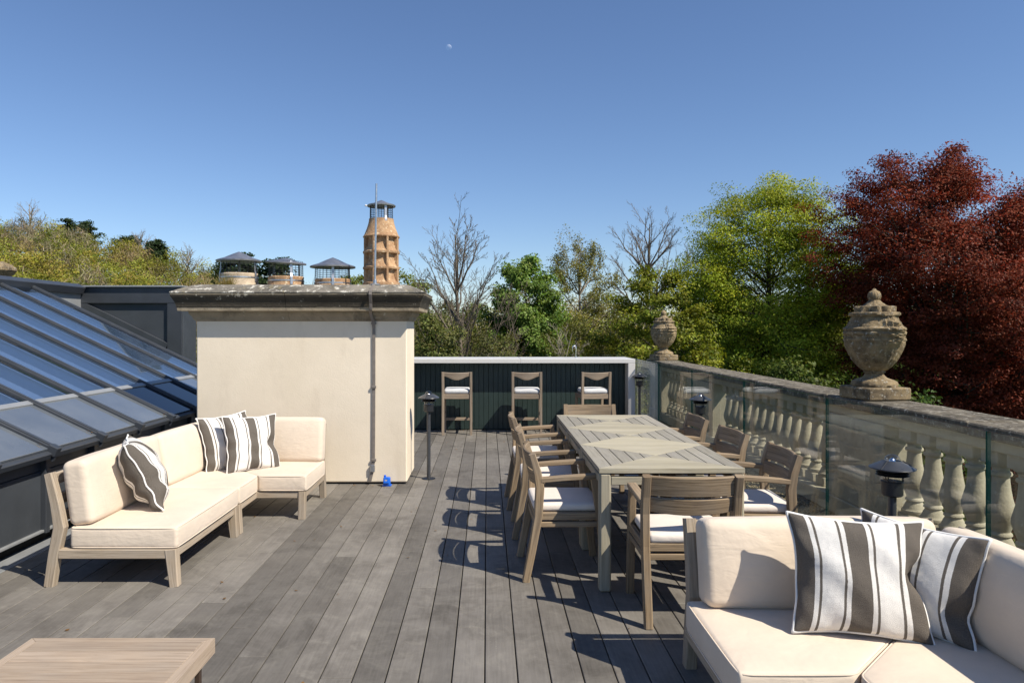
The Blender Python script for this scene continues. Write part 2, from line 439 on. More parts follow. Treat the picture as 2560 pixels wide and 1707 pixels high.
def leaf_mat(name, trans=.35, gloss=.12, tr_tint=(1.25, 1.2, .6)):
    t = NT(name); at = t.n('Attribute'); at.attribute_name = 'tint'
    d = t.n('BsdfDiffuse'); t.l(at.outputs['Color'], d.inputs[0])
    tl = t.n('BsdfTranslucent'); t.l(t.mix(1.0, at.outputs['Color'], tr_tint, 'MULTIPLY'), tl.inputs[0])
    a = t.n('MixShader'); a.inputs[0].default_value = trans; t.l(d.outputs[0], a.inputs[1]); t.l(tl.outputs[0], a.inputs[2])
    g = t.n('BsdfGlossy'); g.inputs['Roughness'].default_value = .5; g.inputs[0].default_value = (.7, .7, .7, 1)
    b = t.n('MixShader'); b.inputs[0].default_value = gloss * .12; t.l(a.outputs[0], b.inputs[1]); t.l(g.outputs[0], b.inputs[2])
    t.l(b.outputs[0], t.out.inputs[0]); return t.m
M_LEAF = leaf_mat('spring_leaf'); M_LEAF_RED = leaf_mat('copper_leaf', .3, .10, (1.5, .65, .5))
M_TWIG = leaf_mat('twig_haze', .05, 0)
M_BARK = plain('bark', (.13, .105, .08), .9, 0, .35, 6, .5); M_BARK_PALE = plain('pale_bark', (.24, .205, .16), .9, 0, .3, 6, .5)
M_BARK_DARK = plain('dark_bark', (.055, .043, .034), .9, 0, .3, 6, .5)
def ground_mat():
    t = NT('meadow_grass'); co = t.n('NewGeometry').outputs['Position']; a = t.noise(co, .06, 6, .65); b = t.noise(co, 2.5, 6, .7)
    c = t.ramp(a, [(.35, (.045, .075, .014)), (.65, (.085, .12, .024))]); c = t.mix(.35, c, t.ramp(b, [(.3, (.02, .03, .008)), (.7, (.12, .15, .04))]))
    t.principled(c, .95, normal=t.bump(b, .5, .1), spec=.1); return t.m
M_GROUND = ground_mat()
def gravel_mat():
    t = NT('golden_gravel'); co = t.n('NewGeometry').outputs['Position']
    v = t.n('TexVoronoi'); v.inputs['Scale'].default_value = 85; t.l(co, v.inputs['Vector'])
    c = t.ramp(v.outputs['Color'], [(.1, (.14, .105, .06)), (.5, (.34, .26, .15)), (.9, (.50, .43, .30))])
    t.principled(c, .9, normal=t.bump(v.outputs['Distance'], .8, .01), spec=.2); return t.m
M_GRAVEL = gravel_mat()

# ================================================================== THE SETTING
def wb(mb, name, mat, root, smooth=None):
    return mb.build(name, mat, root, smooth, loc=-root.location)
GZ = -9.0
_sil = [(-900, 500), (-400, 530), (0, 566), (120, 556), (250, 592), (400, 618), (480, 642), (560, 662), (800, 690), (1100, 708), (1500, 715), (2000, 722), (3600, 722)]
def sil(p): return float(np.interp(p, [a for a, b in _sil], [b for a, b in _sil]))
def ridge_d(p): return float(np.interp(p, [-900, 0, 560, 1200, 3600], [200, 190, 170, 125, 120]))
def ground_z(x, y):
    if y <= 1: return GZ
    p = 1218 + F * x / y; d = math.hypot(x, y) * .93
    Dr = ridge_d(p); zr = H + (820 - sil(p)) * Dr / F - 10.0
    t = min(1, max(0, (d - 62) / (Dr - 62))) ** 1.25
    k = min(1, max(0, (y / max(1, abs(x)) - .25) / .3))
    z = GZ + (zr - GZ) * t * k
    if d > Dr: z -= min(z - GZ, (d - Dr) * .03)
    return z
def build_ground():
    ds = np.concatenate([np.linspace(.5, 60, 8), np.linspace(70, 260, 26), np.geomspace(300, 5000, 10)])
    na = 120; V = []; Fc = []
    for d in ds:
        for k in range(na):
            a = 2 * math.pi * k / na; x, y = d * math.sin(a), d * math.cos(a)
            V.append((x, y, ground_z(x, y)))
    for i in range(len(ds) - 1):
        for k in range(na):
            l = (k + 1) % na; Fc.append((i * na + k, (i + 1) * na + k, (i + 1) * na + l, i * na + l))
    o = np_mesh('ground', np.array(V), np.array(Fc)[:, ::-1], M_GROUND, smooth=True)
    tag(o, 'grassy ground and wooded hillside far below the terrace', 'ground', kind='structure')
build_ground()

# roof slab under everything on the terrace
mb = MB(); mb.box((-1.6, 6.1, -.6), (10.0, 15.4, 1.0), .01); mb.box((-1.6, 6.1, -5.1), (9.6, 15.0, 7.9), .01)
o = mb.build('roof_slab', M_STRIP); tag(o, 'flat roof slab of the house carrying the terrace', 'roof', kind='structure')

# deck of single boards
PIT = .153; X0 = -.0115
mb = MB(); mb.box((-.40, 6.1, -.045), (5.66, 11.1, .02), .002)
deck = mb.build('terrace_deck', M_SOIL); tag(deck, 'grey composite board decking of the roof terrace', 'deck', kind='structure')
known = {-1: 3.817, -4: 4.70, -7: 5.0, -8: 3.476, -9: 3.813, -2: 10.06, -6: 6.9, 0: 5.6, -3: 8.3}
for k in range(-21, 16):
    xa, xb = X0 + k * PIT + .003, X0 + (k + 1) * PIT - .003
    if k == 15: xb = 2.392
    j = known.get(k, random.uniform(2.2, 6.0)); cuts = [.6, 11.222]
    q = j
    while q > 1.0: cuts.append(q); q -= 3.9
    q = j + 3.9
    while q < 11: cuts.append(q); q += 3.9
    cuts = sorted(cuts)
    for a, b in zip(cuts, cuts[1:]):
        if b - a < .12: continue
        m = MB(); m.box((0, 0, 0), (xb - xa, b - a - .004, .025), .0025)
        m.build('deck_board', M_DECK, deck, loc=((xa + xb) / 2, (a + b) / 2, -.0125 + random.uniform(-.0008, .0008)))
mb = MB(); mb.box((-3.31, 5.9, -.012), (.155, 10.6, .02), .003)
o = mb.build('edge_flashing', M_STRIP, deck)

# gravel margin between the glass and the stone balustrade
mb = MB(); mb.box((2.76, 6.8, -.055), (.66, 13.2, .09), .002)
gs = mb.build('gravel_bed', M_GRAVEL); tag(gs, 'golden gravel strip between glass screen and stone balustrade', 'gravel', kind='stuff')
N = 16000
c = np.stack([rng.uniform(2.45, 3.06, N), rng.uniform(1.6, 13, N), rng.uniform(-.010, .0, N)], 1)
r_ = rng.uniform(.004, .010, (N, 1)); oct_ = np.array([(1, 0, 0), (0, 1, 0), (-1, 0, 0), (0, -1, 0), (0, 0, .7), (0, 0, -.7)])
ang = rng.uniform(0, 6.28, N); sc = rng.uniform(.7, 1.4, (N, 1, 3))
V = oct_[None] * sc * r_[:, None]; cs, sn = np.cos(ang)[:, None], np.sin(ang)[:, None]
V = np.stack([V[..., 0] * cs - V[..., 1] * sn, V[..., 0] * sn + V[..., 1] * cs, V[..., 2]], -1) + c[:, None]
tri = np.array([(0, 1, 4), (1, 2, 4), (2, 3, 4), (3, 0, 4), (1, 0, 5), (2, 1, 5), (3, 2, 5), (0, 3, 5)])
Fc = (tri[None] + (np.arange(N) * 6)[:, None, None]).reshape(-1, 3)
pb = np_mesh('pebbles', V.reshape(-1, 3), Fc, M_GRAVEL, parent=gs); pb['kind'] = 'stuff'

# ------------------------------------------------------------------ chimney stack
CX0, CX1, CY0, CY1 = -3.02, -.833, 7.31, 8.03
ch = thing('chimney_stack', 'broad cream rendered chimney stack with blackened stone cornice', 'chimney', ((CX0 + CX1) / 2, (CY0 + CY1) / 2, 0))
mb = MB(); mb.box(((CX0 + CX1) / 2, (CY0 + CY1) / 2, .862), (CX1 - CX0, CY1 - CY0, 1.684), .012)
wb(mb, 'wall', M_RENDER, ch)
mb = MB(); mb.box(((CX0 + CX1) / 2, (CY0 + CY1) / 2, .002), (CX1 - CX0 - .03, CY1 - CY0 - .03, .05), .002); wb(mb, 'base_joint', M_DARK, ch)
def rectloft(mb, rings):
    vs_ = []; 
    for (xl, xr, y0, y1, z) in rings: vs_ += [(xl, y0, z), (xr, y0, z), (xr, y1, z), (xl, y1, z)]
    fs = []
    for i in range(len(rings) - 1):
        for k in range(4):
            l = (k + 1) % 4; fs.append([i * 4 + k, i * 4 + l, i * 4 + 4 + l, i * 4 + 4 + k])
    fs.append([3, 2, 1, 0]); m = (len(rings) - 1) * 4; fs.append([m, m + 1, m + 2, m + 3]); mb.add(vs_, fs)
prof = [(0.004, 1.690), (.012, 1.70), (.022, 1.712), (.030, 1.735), (.052, 1.762), (.060, 1.79), (.138, 1.796), (.140, 1.826), (.146, 1.836), (.150, 1.86), (.158, 1.885), (.170, 1.91), (.184, 1.935), (.190, 1.95), (.190, 1.974)]
XS = -2.05
for a, b, la, lb in ((CX0, XS - .002, 1, 0), (XS + .002, CX1, 0, 1)):
    mb = MB(); rectloft(mb, [(a - o_ * la, b + o_ * lb, CY0 - o_, CY1 + o_, z) for o_, z in prof]); wb(mb, 'cornice_stone', M_CORNICE, ch)
for a, b, la, lb in ((CX0, XS - .12, 1, 0), (XS - .116, CX1, 0, 1)):
    mb = MB(); rr = [(.194, 1.9745), (.197, 1.982), (.19, 1.990), (.10, 2.033), (.03, 2.062), (-.02, 2.072)]
    rectloft(mb, [(a - o_ * la, b + o_ * lb, CY0 - o_, CY1 + o_, z) for o_, z in rr]); wb(mb, 'cap_stone', M_CAPTOP, ch, 25)

PY = 7.67
def cage(mb, r0, r1, z0, z1, nv=26, nh=8):
    for k in range(nv):
        a = 2 * math.pi * k / nv; mb.tube([(r0 * math.cos(a), r0 * math.sin(a), z0), (r1 * math.cos(a), r1 * math.sin(a), z1)], .0021, 3)
    for i in range(nh):
        t = i / (nh - 1); r = r0 + (r1 - r0) * t; z = z0 + (z1 - z0) * t
        mb.tube([(r * math.cos(2 * math.pi * k / 24), r * math.sin(2 * math.pi * k / 24), z) for k in range(24)], .0021, 3, closed=True)
def cowl(root, r, zt, r_roof, ze, za, straps, skirt=.012, tilt=None):
    M = Matrix.Translation((0, 0, 0)) if tilt is None else Matrix.Translation((0, 0, ze)) @ Matrix.Rotation(tilt[0], 4, 'Y') @ Matrix.Rotation(tilt[1], 4, 'X') @ Matrix.Translation((0, 0, -ze))
    m = MB(); m.lathe([(r_roof, ze - skirt), (r_roof + .003, ze), (r_roof * .96, ze + .008), (r_roof * .62, ze + (za - ze) * .34), (r_roof * .6, ze + (za - ze) * .38), (r_roof * .3, ze + (za - ze) * .72), (.006, za)], 28, M)
    m.lathe([(.01, za - .02), (r_roof * .96, ze - skirt + .004), (r_roof, ze - skirt)][::-1], 28, M, cap=False); roof = m.build('cowl_roof', M_COWL, root, 30)
    m = MB(); cage(m, r * .97, r * .95, zt - .01, ze + .01); m.build('mesh_cage', M_BLACK, roof)
    for a in straps:
        m = MB(); d = Vector((math.cos(a), math.sin(a), 0))
        m.sweep([d * (r * 1.06) + Vector((0, 0, zt - .09)), d * (r * 1.05) + Vector((0, 0, zt - .01)), d * (r * 1.0) + Vector((0, 0, zt + .03)), d * (r * .985) + Vector((0, 0, ze + .012))], .026, .003, up=d, ch=.0008)
        m.build('strap', M_COWL, roof)
    m = MB(); m.lathe([(r * 1.02, zt - .055), (r * 1.035, zt - .053), (r * 1.035, zt - .04), (r * 1.02, zt - .038)], 32, cap=False); m.build('band', M_STEEL, root)
def squat_pot(label, pxc, w, ytop, mat, r_roof, yedge, yapex, straps, tilt=None):
    x = pX(pxc, PY); z0 = 2.066; t = thing('chimney_pot', label, 'chimney pot', (x, PY, z0), group='chimney pots on the stack')
    r = w * PY / F / 2; zt = pz(ytop, PY) - z0; ze = pz(yedge, PY) - z0; za = pz(yapex, PY) - z0
    m = MB(); m.lathe([(r * 1.10, -.02), (r * 1.03, .02), (r, zt - .03), (r * 1.02, zt - .012), (r * .99, zt), (r * .85, zt), (r * .84, zt - .06)], 32, cap=False); m.build('pot', mat, t, 35)
    cowl(t, r, zt, r_roof, ze, za, straps, tilt=tilt); return t
squat_pot('squat cream clay chimney pot with bird-stained conical cowl beside grass tuft', 597.5, 91, 684, M_POT_C, .238, 652, 629.5, (-.25, 1.9, 3.8))
squat_pot('squat orange chimney pot with tilted flattened steel cowl', 715, 86, 692, M_POT_O, .215, 657, 645, (-1.0, 1.0, 2.6), (R(3.5), R(2)))
squat_pot('squat orange chimney pot with neat pointed cowl and bright front strap', 832, 87, 698, M_POT_O, .242, 667, 644, (-1.35, .6, 3.3))
# tall roll pot with three tiers of cells
t = thing('chimney_pot', 'tall terracotta chimney pot with three tiers of square recesses', 'chimney pot', (pX(953.5, PY), PY, 2.066), group='chimney pots on the stack')
lv = [.03, .20, .37, .545]
pr = [(.195, 0), (.2, .005), (.2, .03)]
for a, b in zip(lv, lv[1:]):
    h = b - a; pr += [(.199, a + .012), (.190, a + .02), (.168, a + h * .30), (.156, a + h * .55), (.153, a + h * .88), (.156, b - .012), (.196, b - .010), (.199, b)]
pr += [(.19, .555), (.178, .58), (.155, .64), (.14, .69), (.134, .72), (.134, .738), (.115, .74), (.112, .66)]
m = MB(); m.lathe(pr, 40, cap=False); m.build('pot', M_POT_O, t, 30)
for k in range(8):
    a = R(-62 + 45 * k); d = Vector((math.cos(a), math.sin(a), 0)); m = MB()
    m.sweep([d * .172 + Vector((0, 0, .02)), d * .172 + Vector((0, 0, .545))], .024, .05, up=d, ch=.004); m.build('rib', M_POT_O, t)
cowl(t, .128, .735, .152, .885, .945, (-1.05, 1.2, 2.9))
m = MB(); m.lathe([(.0, .0), (.012, .002), (.014, .012), (.004, .022)], 10, Matrix.Translation((-.165, -.02, .873))); m.build('dropping', M_LABEL, t, 40)

# lightning conductor
RY = CY0 + .02
lc = thing('lightning_conductor', 'grey lightning rod with flat earth strip running down the chimney', 'lightning rod', (pX(940, RY), RY, 2.07))
m = MB(); xr = pX(941, RY); m.tube([(xr - .015, RY, 2.075), (xr, RY, pz(459.6, RY))], .0105, 10); wb(m, 'rod', M_STEEL, lc, 40)
m = MB(); m.lathe([(.055, 2.068), (.055, 2.078), (.02, 2.082), (.018, 2.12), (.012, 2.125)], 16, Matrix.Translation((xr - .015, RY, 0))); wb(m, 'saddle', M_STEEL, lc, 35)
y_ = CY0
S = [(pX(936, y_), y_ - .0, 2.083), (pX(926, y_ - .2), y_ - .204, 1.994), (pX(926, y_ - .2), y_ - .209, 1.96), (pX(926.5, y_ - .17), y_ - .166, 1.87), (pX(927, y_ - .15), y_ - .152, 1.81), (pX(929, y_), y_ - .075, 1.77), (pX(934, y_), y_ - .03, 1.69), (pX(935, y_), y_ - .012, 1.62), (pX(935, y_), y_ - .012, 1.0), (pX(934, y_), y_ - .012, .26), (pX(932.5, y_), y_ - .014, .16), (pX(925, y_), y_ - .016, .03)]
m = MB(); m.sweep(S, .032, .007, up=(0, -1, .35), ch=.001); wb(m, 'strip', M_LEAD, lc)
for yy in (808, 967, 1149): 
    m = MB(); m.box((pX(935, y_), y_ - .017, pz(yy, y_)), (.05, .02, .028), .003); wb(m, 'clip', M_LEAD, lc)
m = MB(); m.box((pX(932.5, y_), y_ - .022, .17), (.046, .026, .075), .004); wb(m, 'test_clamp', M_STEEL, lc)

# grass tuft rooted on the cap
def tuft(root, n, h, spread, mat):
    V = []; Fc = []
    for i in range(n):
        a = random.random() * 6.28; b = random.uniform(0, .05); p = Vector((b * math.cos(a) * 1.8, b * math.sin(a), 0))
        L = h * random.uniform(.5, 1.1); d = Vector((random.gauss(-.15, .5), random.gauss(0, .4), 1)).normalized(); w = Vector((math.cos(a), math.sin(a), 0)) * .0022
        o_ = len(V); q = p.copy()
        for s in range(4):
            k = 1 - s / 3.3; V += [q - w * k, q + w * k]; d = (d + Vector((d.x * .25, d.y * .25, -.12))).normalized(); q = q + d * L / 3
        for s in range(3): Fc.append((o_ + s * 2, o_ + s * 2 + 1, o_ + s * 2 + 3, o_ + s * 2 + 2))
    cols = np.repeat(np.where(rng.random((n, 1)) < .75, np.array([[.36, .27, .11]]), np.array([[.12, .17, .03]])) * rng.uniform(.6, 1.2, (n, 1)), 8, 0)
    return np_mesh('grass_blades', np.array([tuple(v) for v in V]), np.array(Fc), mat, cols, root)
t = thing('grass_tuft', 'dry straw-coloured grass tuft growing on the chimney cap', 'grass', (pX(566, CY0 + .1), CY0 + .1, 2.055)); tuft(t, 260, .17, .1, M_LEAF)

# blue socket
bx_, by_ = pX(967, 7.22), 7.22
t = thing('power_socket', 'small blue weatherproof power socket on deck by chimney', 'socket', (bx_, by_, 0))
m = MB(); m.box((0, .01, .05), (.072, .05, .085), .01); m.build('housing', M_BLUE, t)
m = MB(); m.box((-.004, -.03, .058), (.058, .02, .062), .008, Matrix.Rotation(R(-12), 4, 'X')); m.build('flap', M_BLUE, t)
m = MB(); m.box((-.004, -.034, .060), (.026, .012, .018), .001, Matrix.Rotation(R(-12), 4, 'X')); m.build('label_plate', M_LABEL, t)
m = MB(); m.box((0, .025, .006), (.09, .07, .012), .003); m.build('foot', M_BLUE, t)
m = MB(); m.lathe([(.012, 0), (.012, .02), (.006, .024)], 10, Matrix.Translation((-.02, .01, .09))); m.build('gland', M_BLUE, t, 40)

# ------------------------------------------------------------------ glass roof on the left
XE, ZE, SL = -3.3, .708, .477; LA = math.atan(SL); ca, sa = math.cos(LA), math.sin(LA)
UR = (6.45 - 3.3) / ca; PITCH = .655; D0 = 7.934
gr = thing('glass_roof', 'dark framed sloping glass roof with blue reflecting panes', 'glass roof', (-3.4, 6.3, 0))
MS = Matrix(((-ca, 0, sa, XE), (0, -1, 0, 0), (sa, 0, ca, ZE), (0, 0, 0, 1)))       # local (up-slope, -Y, normal)
raft = [D0 + PITCH * k for k in range(-8, 4)]; UT = .5625 / ca
for i, y in enumerate(raft):
    m = MB(); m.box((UR / 2 - .01, -y, .014), (UR + .05, .050, .032), .005, MS); m.box((UR / 2 - .01, -y, .034), (UR + .05, .030, .012), .004, MS); wb(m, 'rafter', M_ANTH, gr)
    m = MB(); m.box((UR / 2 + .05, -y, -.11), (UR - .1, .05, .18), .004, MS); wb(m, 'inner_rafter', M_RIB, gr)
    m = MB(); m.box((-.03, -y, .004), (.075, .062, .075), .006, MS); m.box((-.055, -y, -.03), (.02, .03, .09), .004, MS); wb(m, 'eave_bracket', M_ANTH, gr)
for i, (ya, yb) in enumerate(zip(raft, raft[1:])):
    w = yb - ya - .056; yc = (ya + yb) / 2
    low = M_GLASS_BLUE if i in (7, 8) else M_PANE_GREY
    m = MB(); m.box((UT / 2 - .01, -yc, 0), (UT - .02, w, .02), .002, MS); wb(m, 'lower_pane', low, gr)
    m = MB(); m.box((UT + (UR - UT) / 2, -yc, 0), (UR - UT - .05, w, .02), .002, MS); wb(m, 'pane', M_GLASS_ROOF, gr)
    m = MB(); m.box((UT, -yc, .008), (.06, w, .03), .004, MS); wb(m, 'transom', M_STRIP, gr)
    m = MB(); m.box((UT + (UR - UT) / 2, -(ya + .235), -.020), (UR - UT - .1, .13, .008), .002, MS); wb(m, 'reflection_strip', M_RIB, gr)  # added strip under the glass, standing in for the pale reflection stripe
    if i in (7, 8):
        m = MB(); m.box((UT / 2, -yc, -.25), (UT, w + .05, .02), .002, MS); wb(m, 'vent_tray', M_DARK, gr)
ym0, ym1 = raft[0], raft[-1]; yc = (ym0 + ym1) / 2; LY = ym1 - ym0
m = MB(); m.box((-.02, -yc, -.035), (.05, LY + .06, .05), .006, MS); wb(m, 'eave_beam', M_ANTH, gr)
m = MB(); m.box((UR + .0, -yc - .6, .03), (.14, LY + 1.3, .12), .008, MS); wb(m, 'ridge_beam', M_ANTH, gr)
m = MB(); m.box((-6.49, (ym0 + 11.2) / 2, 2.10), (.06, 11.2 - ym0, .36), .004); wb(m, 'ridge_fascia', M_STRIP, gr)
m = MB(); m.box((-5.0, 6.5, -.085), (3.1, 9.0, .03), .002); wb(m, 'interior_floor', M_DARK, gr)
# knee wall below the eave: posts and two-board panels
for i, (ya, yb) in enumerate(zip(raft, raft[1:])):
    m = MB(); m.box((-3.375, ya + .05, .365), (.06, .05, .60), .004); wb(m, 'post', M_ANTH, gr)
    m = MB(); m.box((-3.40, (ya + yb) / 2 + .05, .305), (.03, yb - ya - .05, .46), .003); wb(m, 'wall_panel', M_ANTH2, gr)
    m = MB(); m.box((-3.40, (ya + yb) / 2 + .05, .605), (.03, yb - ya - .05, .13), .003); wb(m, 'wall_panel', M_ANTH2, gr)
m = MB(); m.box((-3.39, yc, .082), (.06, LY, .02), .003); wb(m, 'sill_angle', M_STRIP, gr)
m = MB(); m.box((-3.45, yc, .30), (.04, LY, .62), .003); wb(m, 'wall_core', M_DARK, gr)

# dark clad box beyond the glass roof, with sunk triangular panel
DY = 11.2; dx0, dx1 = -6.52, pX(455, DY); dz = 2.27
db = thing('clad_roof_box', 'dark grey metal clad roof box with sunk triangular panel', 'roof box', ((dx0 + dx1) / 2, DY + .4, 0))
tri_p = [(pX(205, DY), pz(758, DY)), (pX(418, DY), pz(758, DY)), (pX(418, DY), pz(862, DY))]
RX = Matrix(((1, 0, 0, 0), (0, 0, -1, 0), (0, 1, 0, 0), (0, 0, 0, 1)))     # local xy -> world xz, local z -> -y
m = MB(); m.box(((dx0 + dx1) / 2, DY + .30, 1.10), (dx1 - dx0, .5, 2.2), .01); wb(m, 'body', M_ANTH2, db)
def plate(poly, y0, y1, name, mat, root):
    m = MB(); m.prism([(p[0], p[1]) for p in poly][::-1] if True else poly, -y1, -y0, 0, RX); return wb(m, name, mat, root)
zt_, zl = dz, 0.6
a0, a1, a2 = tri_p
m = MB(); m.box(((dx0 + dx1) / 2, DY + .02, (dz + a0[1]) / 2), (dx1 - dx0, .06, dz - a0[1]), .004); wb(m, 'top_plate', M_ANTH, db)
m = MB(); m.box(((a1[0] + dx1) / 2, DY + .022, (.3 + a0[1]) / 2), (dx1 - a1[0], .056, a0[1] - .3), .004); wb(m, 'side_plate', M_ANTH, db)
m = MB(); m.sweep([(a0[0] - .16, DY + .02, a0[1] + .02), (a2[0] - .02, DY + .02, a2[1] - .05)], .05, .16, up=(.43, 0, .9)); wb(m, 'raking_plate', M_ANTH, db)
m = MB(); m.box(((dx0 + dx1) / 2, DY + .3, dz + .012), (dx1 - dx0 + .06, .72, .024), .004); wb(m, 'roof_trim', M_STRIP, db)

# old stone finial at the left edge
t = thing('stone_finial', 'mossy rounded stone cap poking in at the left edge', 'finial', (pX(-8, 11.9), 11.9, -.1))
m = MB(); zc = pz(700, 11.9) + .1
m.lathe([(.30, 0), (.30, zc - .35), (.22, zc - .3), (.12, zc - .05), (.15, zc + .02), (.24, zc + .10), (.29, zc + .16), (.285, zc + .20), (.22, zc + .26), (.10, zc + .31), (.0, zc + .32)], 28); m.build('cap', M_STONE, t, 40)

# ------------------------------------------------------------------ bar counter
BY = 11.225; BF = 10.985
bar = thing('bar_counter', 'white topped bar with dark green boarded front', 'bar counter', (.3, 11.4, 0))
for a, b in ((-1.75, .52), (.522, 2.31)):
    m = MB(); m.box(((a + b) / 2, (BF + 11.8) / 2, 1.1045), (b - a, 11.8 - BF, .065), .004); wb(m, 'worktop', M_WHITE, bar)
m = MB(); m.box((2.255, (BF + 11.8) / 2, .535), (.11, 11.8 - BF, 1.07), .004); wb(m, 'end_panel', M_WHITE, bar)
xb = -1.75
while xb < 2.19:
    w = min(.077, 2.199 - xb); m = MB(); m.box((xb + w / 2, BY + .009, .54), (w - .0035, .018, 1.06), .003); wb(m, 'cladding_board', M_GREEN, bar); xb += .077
m = MB(); m.box((.22, BY + .24, .535), (3.94, .43, 1.06), .004); wb(m, 'carcass', M_DARK, bar)
t = thing('bar_tap', 'chrome swan-neck tap standing on the bar top', 'tap', (pX(1440, 11.45), 11.45, 1.137))
m = MB(); m.lathe([(.025, 0), (.025, .012), (.014, .016)], 16); m.build('base', M_CHROME, t, 40)
pts = [(0, 0, .01), (0, 0, .15)] + [(-.028 + .028 * math.cos(R(q)), 0, .15 + .05 * math.sin(R(q))) for q in range(20, 181, 20)] + [(-.056, 0, .10)]
m = MB(); m.tube(pts, .009, 10); m.build('spout', M_CHROME, t, 60)

# ------------------------------------------------------------------ frameless glass balustrade
XG, ZG = 2.42, 1.123
gb = thing('glass_balustrade', 'frameless glass screen panels along the deck edge', 'glass screen', (XG, 7, 0))
def glass_pane(c, size, name, mat, root):
    m = MB(); hx, hy, hz = [q / 2 for q in size]
    vs_ = [(sx * hx, sy * hy, sz * hz) for sx in (-1, 1) for sy in (-1, 1) for sz in (-1, 1)]
    fs = [(0, 1, 3, 2), (4, 6, 7, 5), (0, 4, 5, 1), (2, 3, 7, 6), (0, 2, 6, 4), (1, 5, 7, 3)]
    thin = min(range(3), key=lambda k: size[k])
    for i, f in enumerate(fs):
        m.cur = 0 if i // 2 == thin else 1; m.add([vs_[a] for a in f], [(0, 1, 2, 3)], None, Matrix.Translation(Vector(c)))
    return wb(m, name, [mat, M_EDGE], root)
joints = [1.77, 3.40, 5.01, 6.63, 8.32, 9.93, 11.56, 13.18]
for a, b in zip(joints, joints[1:]):
    refl = abs(a - 9.93) < .01  # clear panel by the bar, given the painted-in pale reflection
    glass_pane((XG, (a + b) / 2, ZG / 2 + .005), (.0175, b - a - .012, ZG - .01), 'pale_reflection_pane' if refl else 'pane', M_PALE_REFL if refl else M_GLASS, gb)
m = MB(); m.box((XG, 7.45, .012), (.05, 11.4, .045), .003); wb(m, 'base_channel', M_ANTH, gb)
rg = thing('glass_balustrade', 'low glass screen crossing behind the white bar top', 'glass screen', (-1, 13.2, 0))
for a, b in ((-4.9, -3.1), (-3.09, -1.3), (-1.29, .55), (.56, 2.40)):
    glass_pane(((a + b) / 2, 13.2, ZG / 2 + .005), (b - a, .0175, ZG - .01), 'pane', M_GLASS, rg)
m = MB(); m.box((-1.25, 13.2, .0), (7.3, .06, .05), .003); wb(m, 'base_channel', M_ANTH, rg)

# ------------------------------------------------------------------ stone balustrade with urns
bl = thing('stone_balustrade', 'weathered stone balustrade with bulbous balusters and lichened coping', 'balustrade', (3.2, 7, 0))
y = 1.2; i = 0
while y < 13.1:
    L = random.uniform(.72, .98); L = min(L, 13.25 - y); m = MB()
    m.box((3.2 + random.uniform(-.004, .004), y + L / 2, .994 + random.uniform(-.004, .004)), (.41, L - .006, .082), .010); wb(m, 'coping_stone', M_COPING, bl); y += L
m = MB(); m.box((3.2, 7.2, .912), (.26, 12.0, .08), .008); wb(m, 'rail', M_BALUS, bl)
m = MB(); m.box((3.2, 7.2, .075), (.34, 12.0, .15), .008); wb(m, 'plinth', M_BALUS, bl)
piers = [(5.42, 6.32), (9.55, 10.75), (12.35, 13.2)]
for a, b in piers:
    m = MB(); m.box((3.2, (a + b) / 2, .51), (.30, b - a, .722), .008); wb(m, 'pier', M_BALUS, bl)
bprof = [(.062, .0), (.085, .0), (.088, .012), (.086, .028), (.076, .036), (.072, .045), (.062, .07), (.052, .088), (.054, .096), (.062, .10), (.060, .112), (.050, .122), (.060, .15), (.074, .185), (.084, .222), (.083, .25), (.074, .285), (.062, .33), (.053, .385), (.048, .435), (.0465, .465), (.058, .47), (.062, .48), (.058, .492), (.046, .497), (.046, .512), (.06, .53), (.07, .536), (.07, .542)]
m = MB(); m.lathe([(r, z + .085) for r, z in bprof], 20); m.box((0, 0, .041), (.165, .165, .082), .006); m.box((0, 0, .675), (.15, .15, .094), .005)
proto = None; y = 1.5
while y < 13:
    if not any(a - .09 < y < b + .09 for a, b in piers):
        if proto is None: proto = m.build('baluster', M_BALUS, bl, 40); ob = proto
        else: ob = proto.copy(); COL.objects.link(ob)
        ob.location = Vector((3.2, y, .15)) - bl.location; ob.rotation_euler = (0, 0, random.choice((0, 1, 2, 3)) * math.pi / 2)
    y += .222
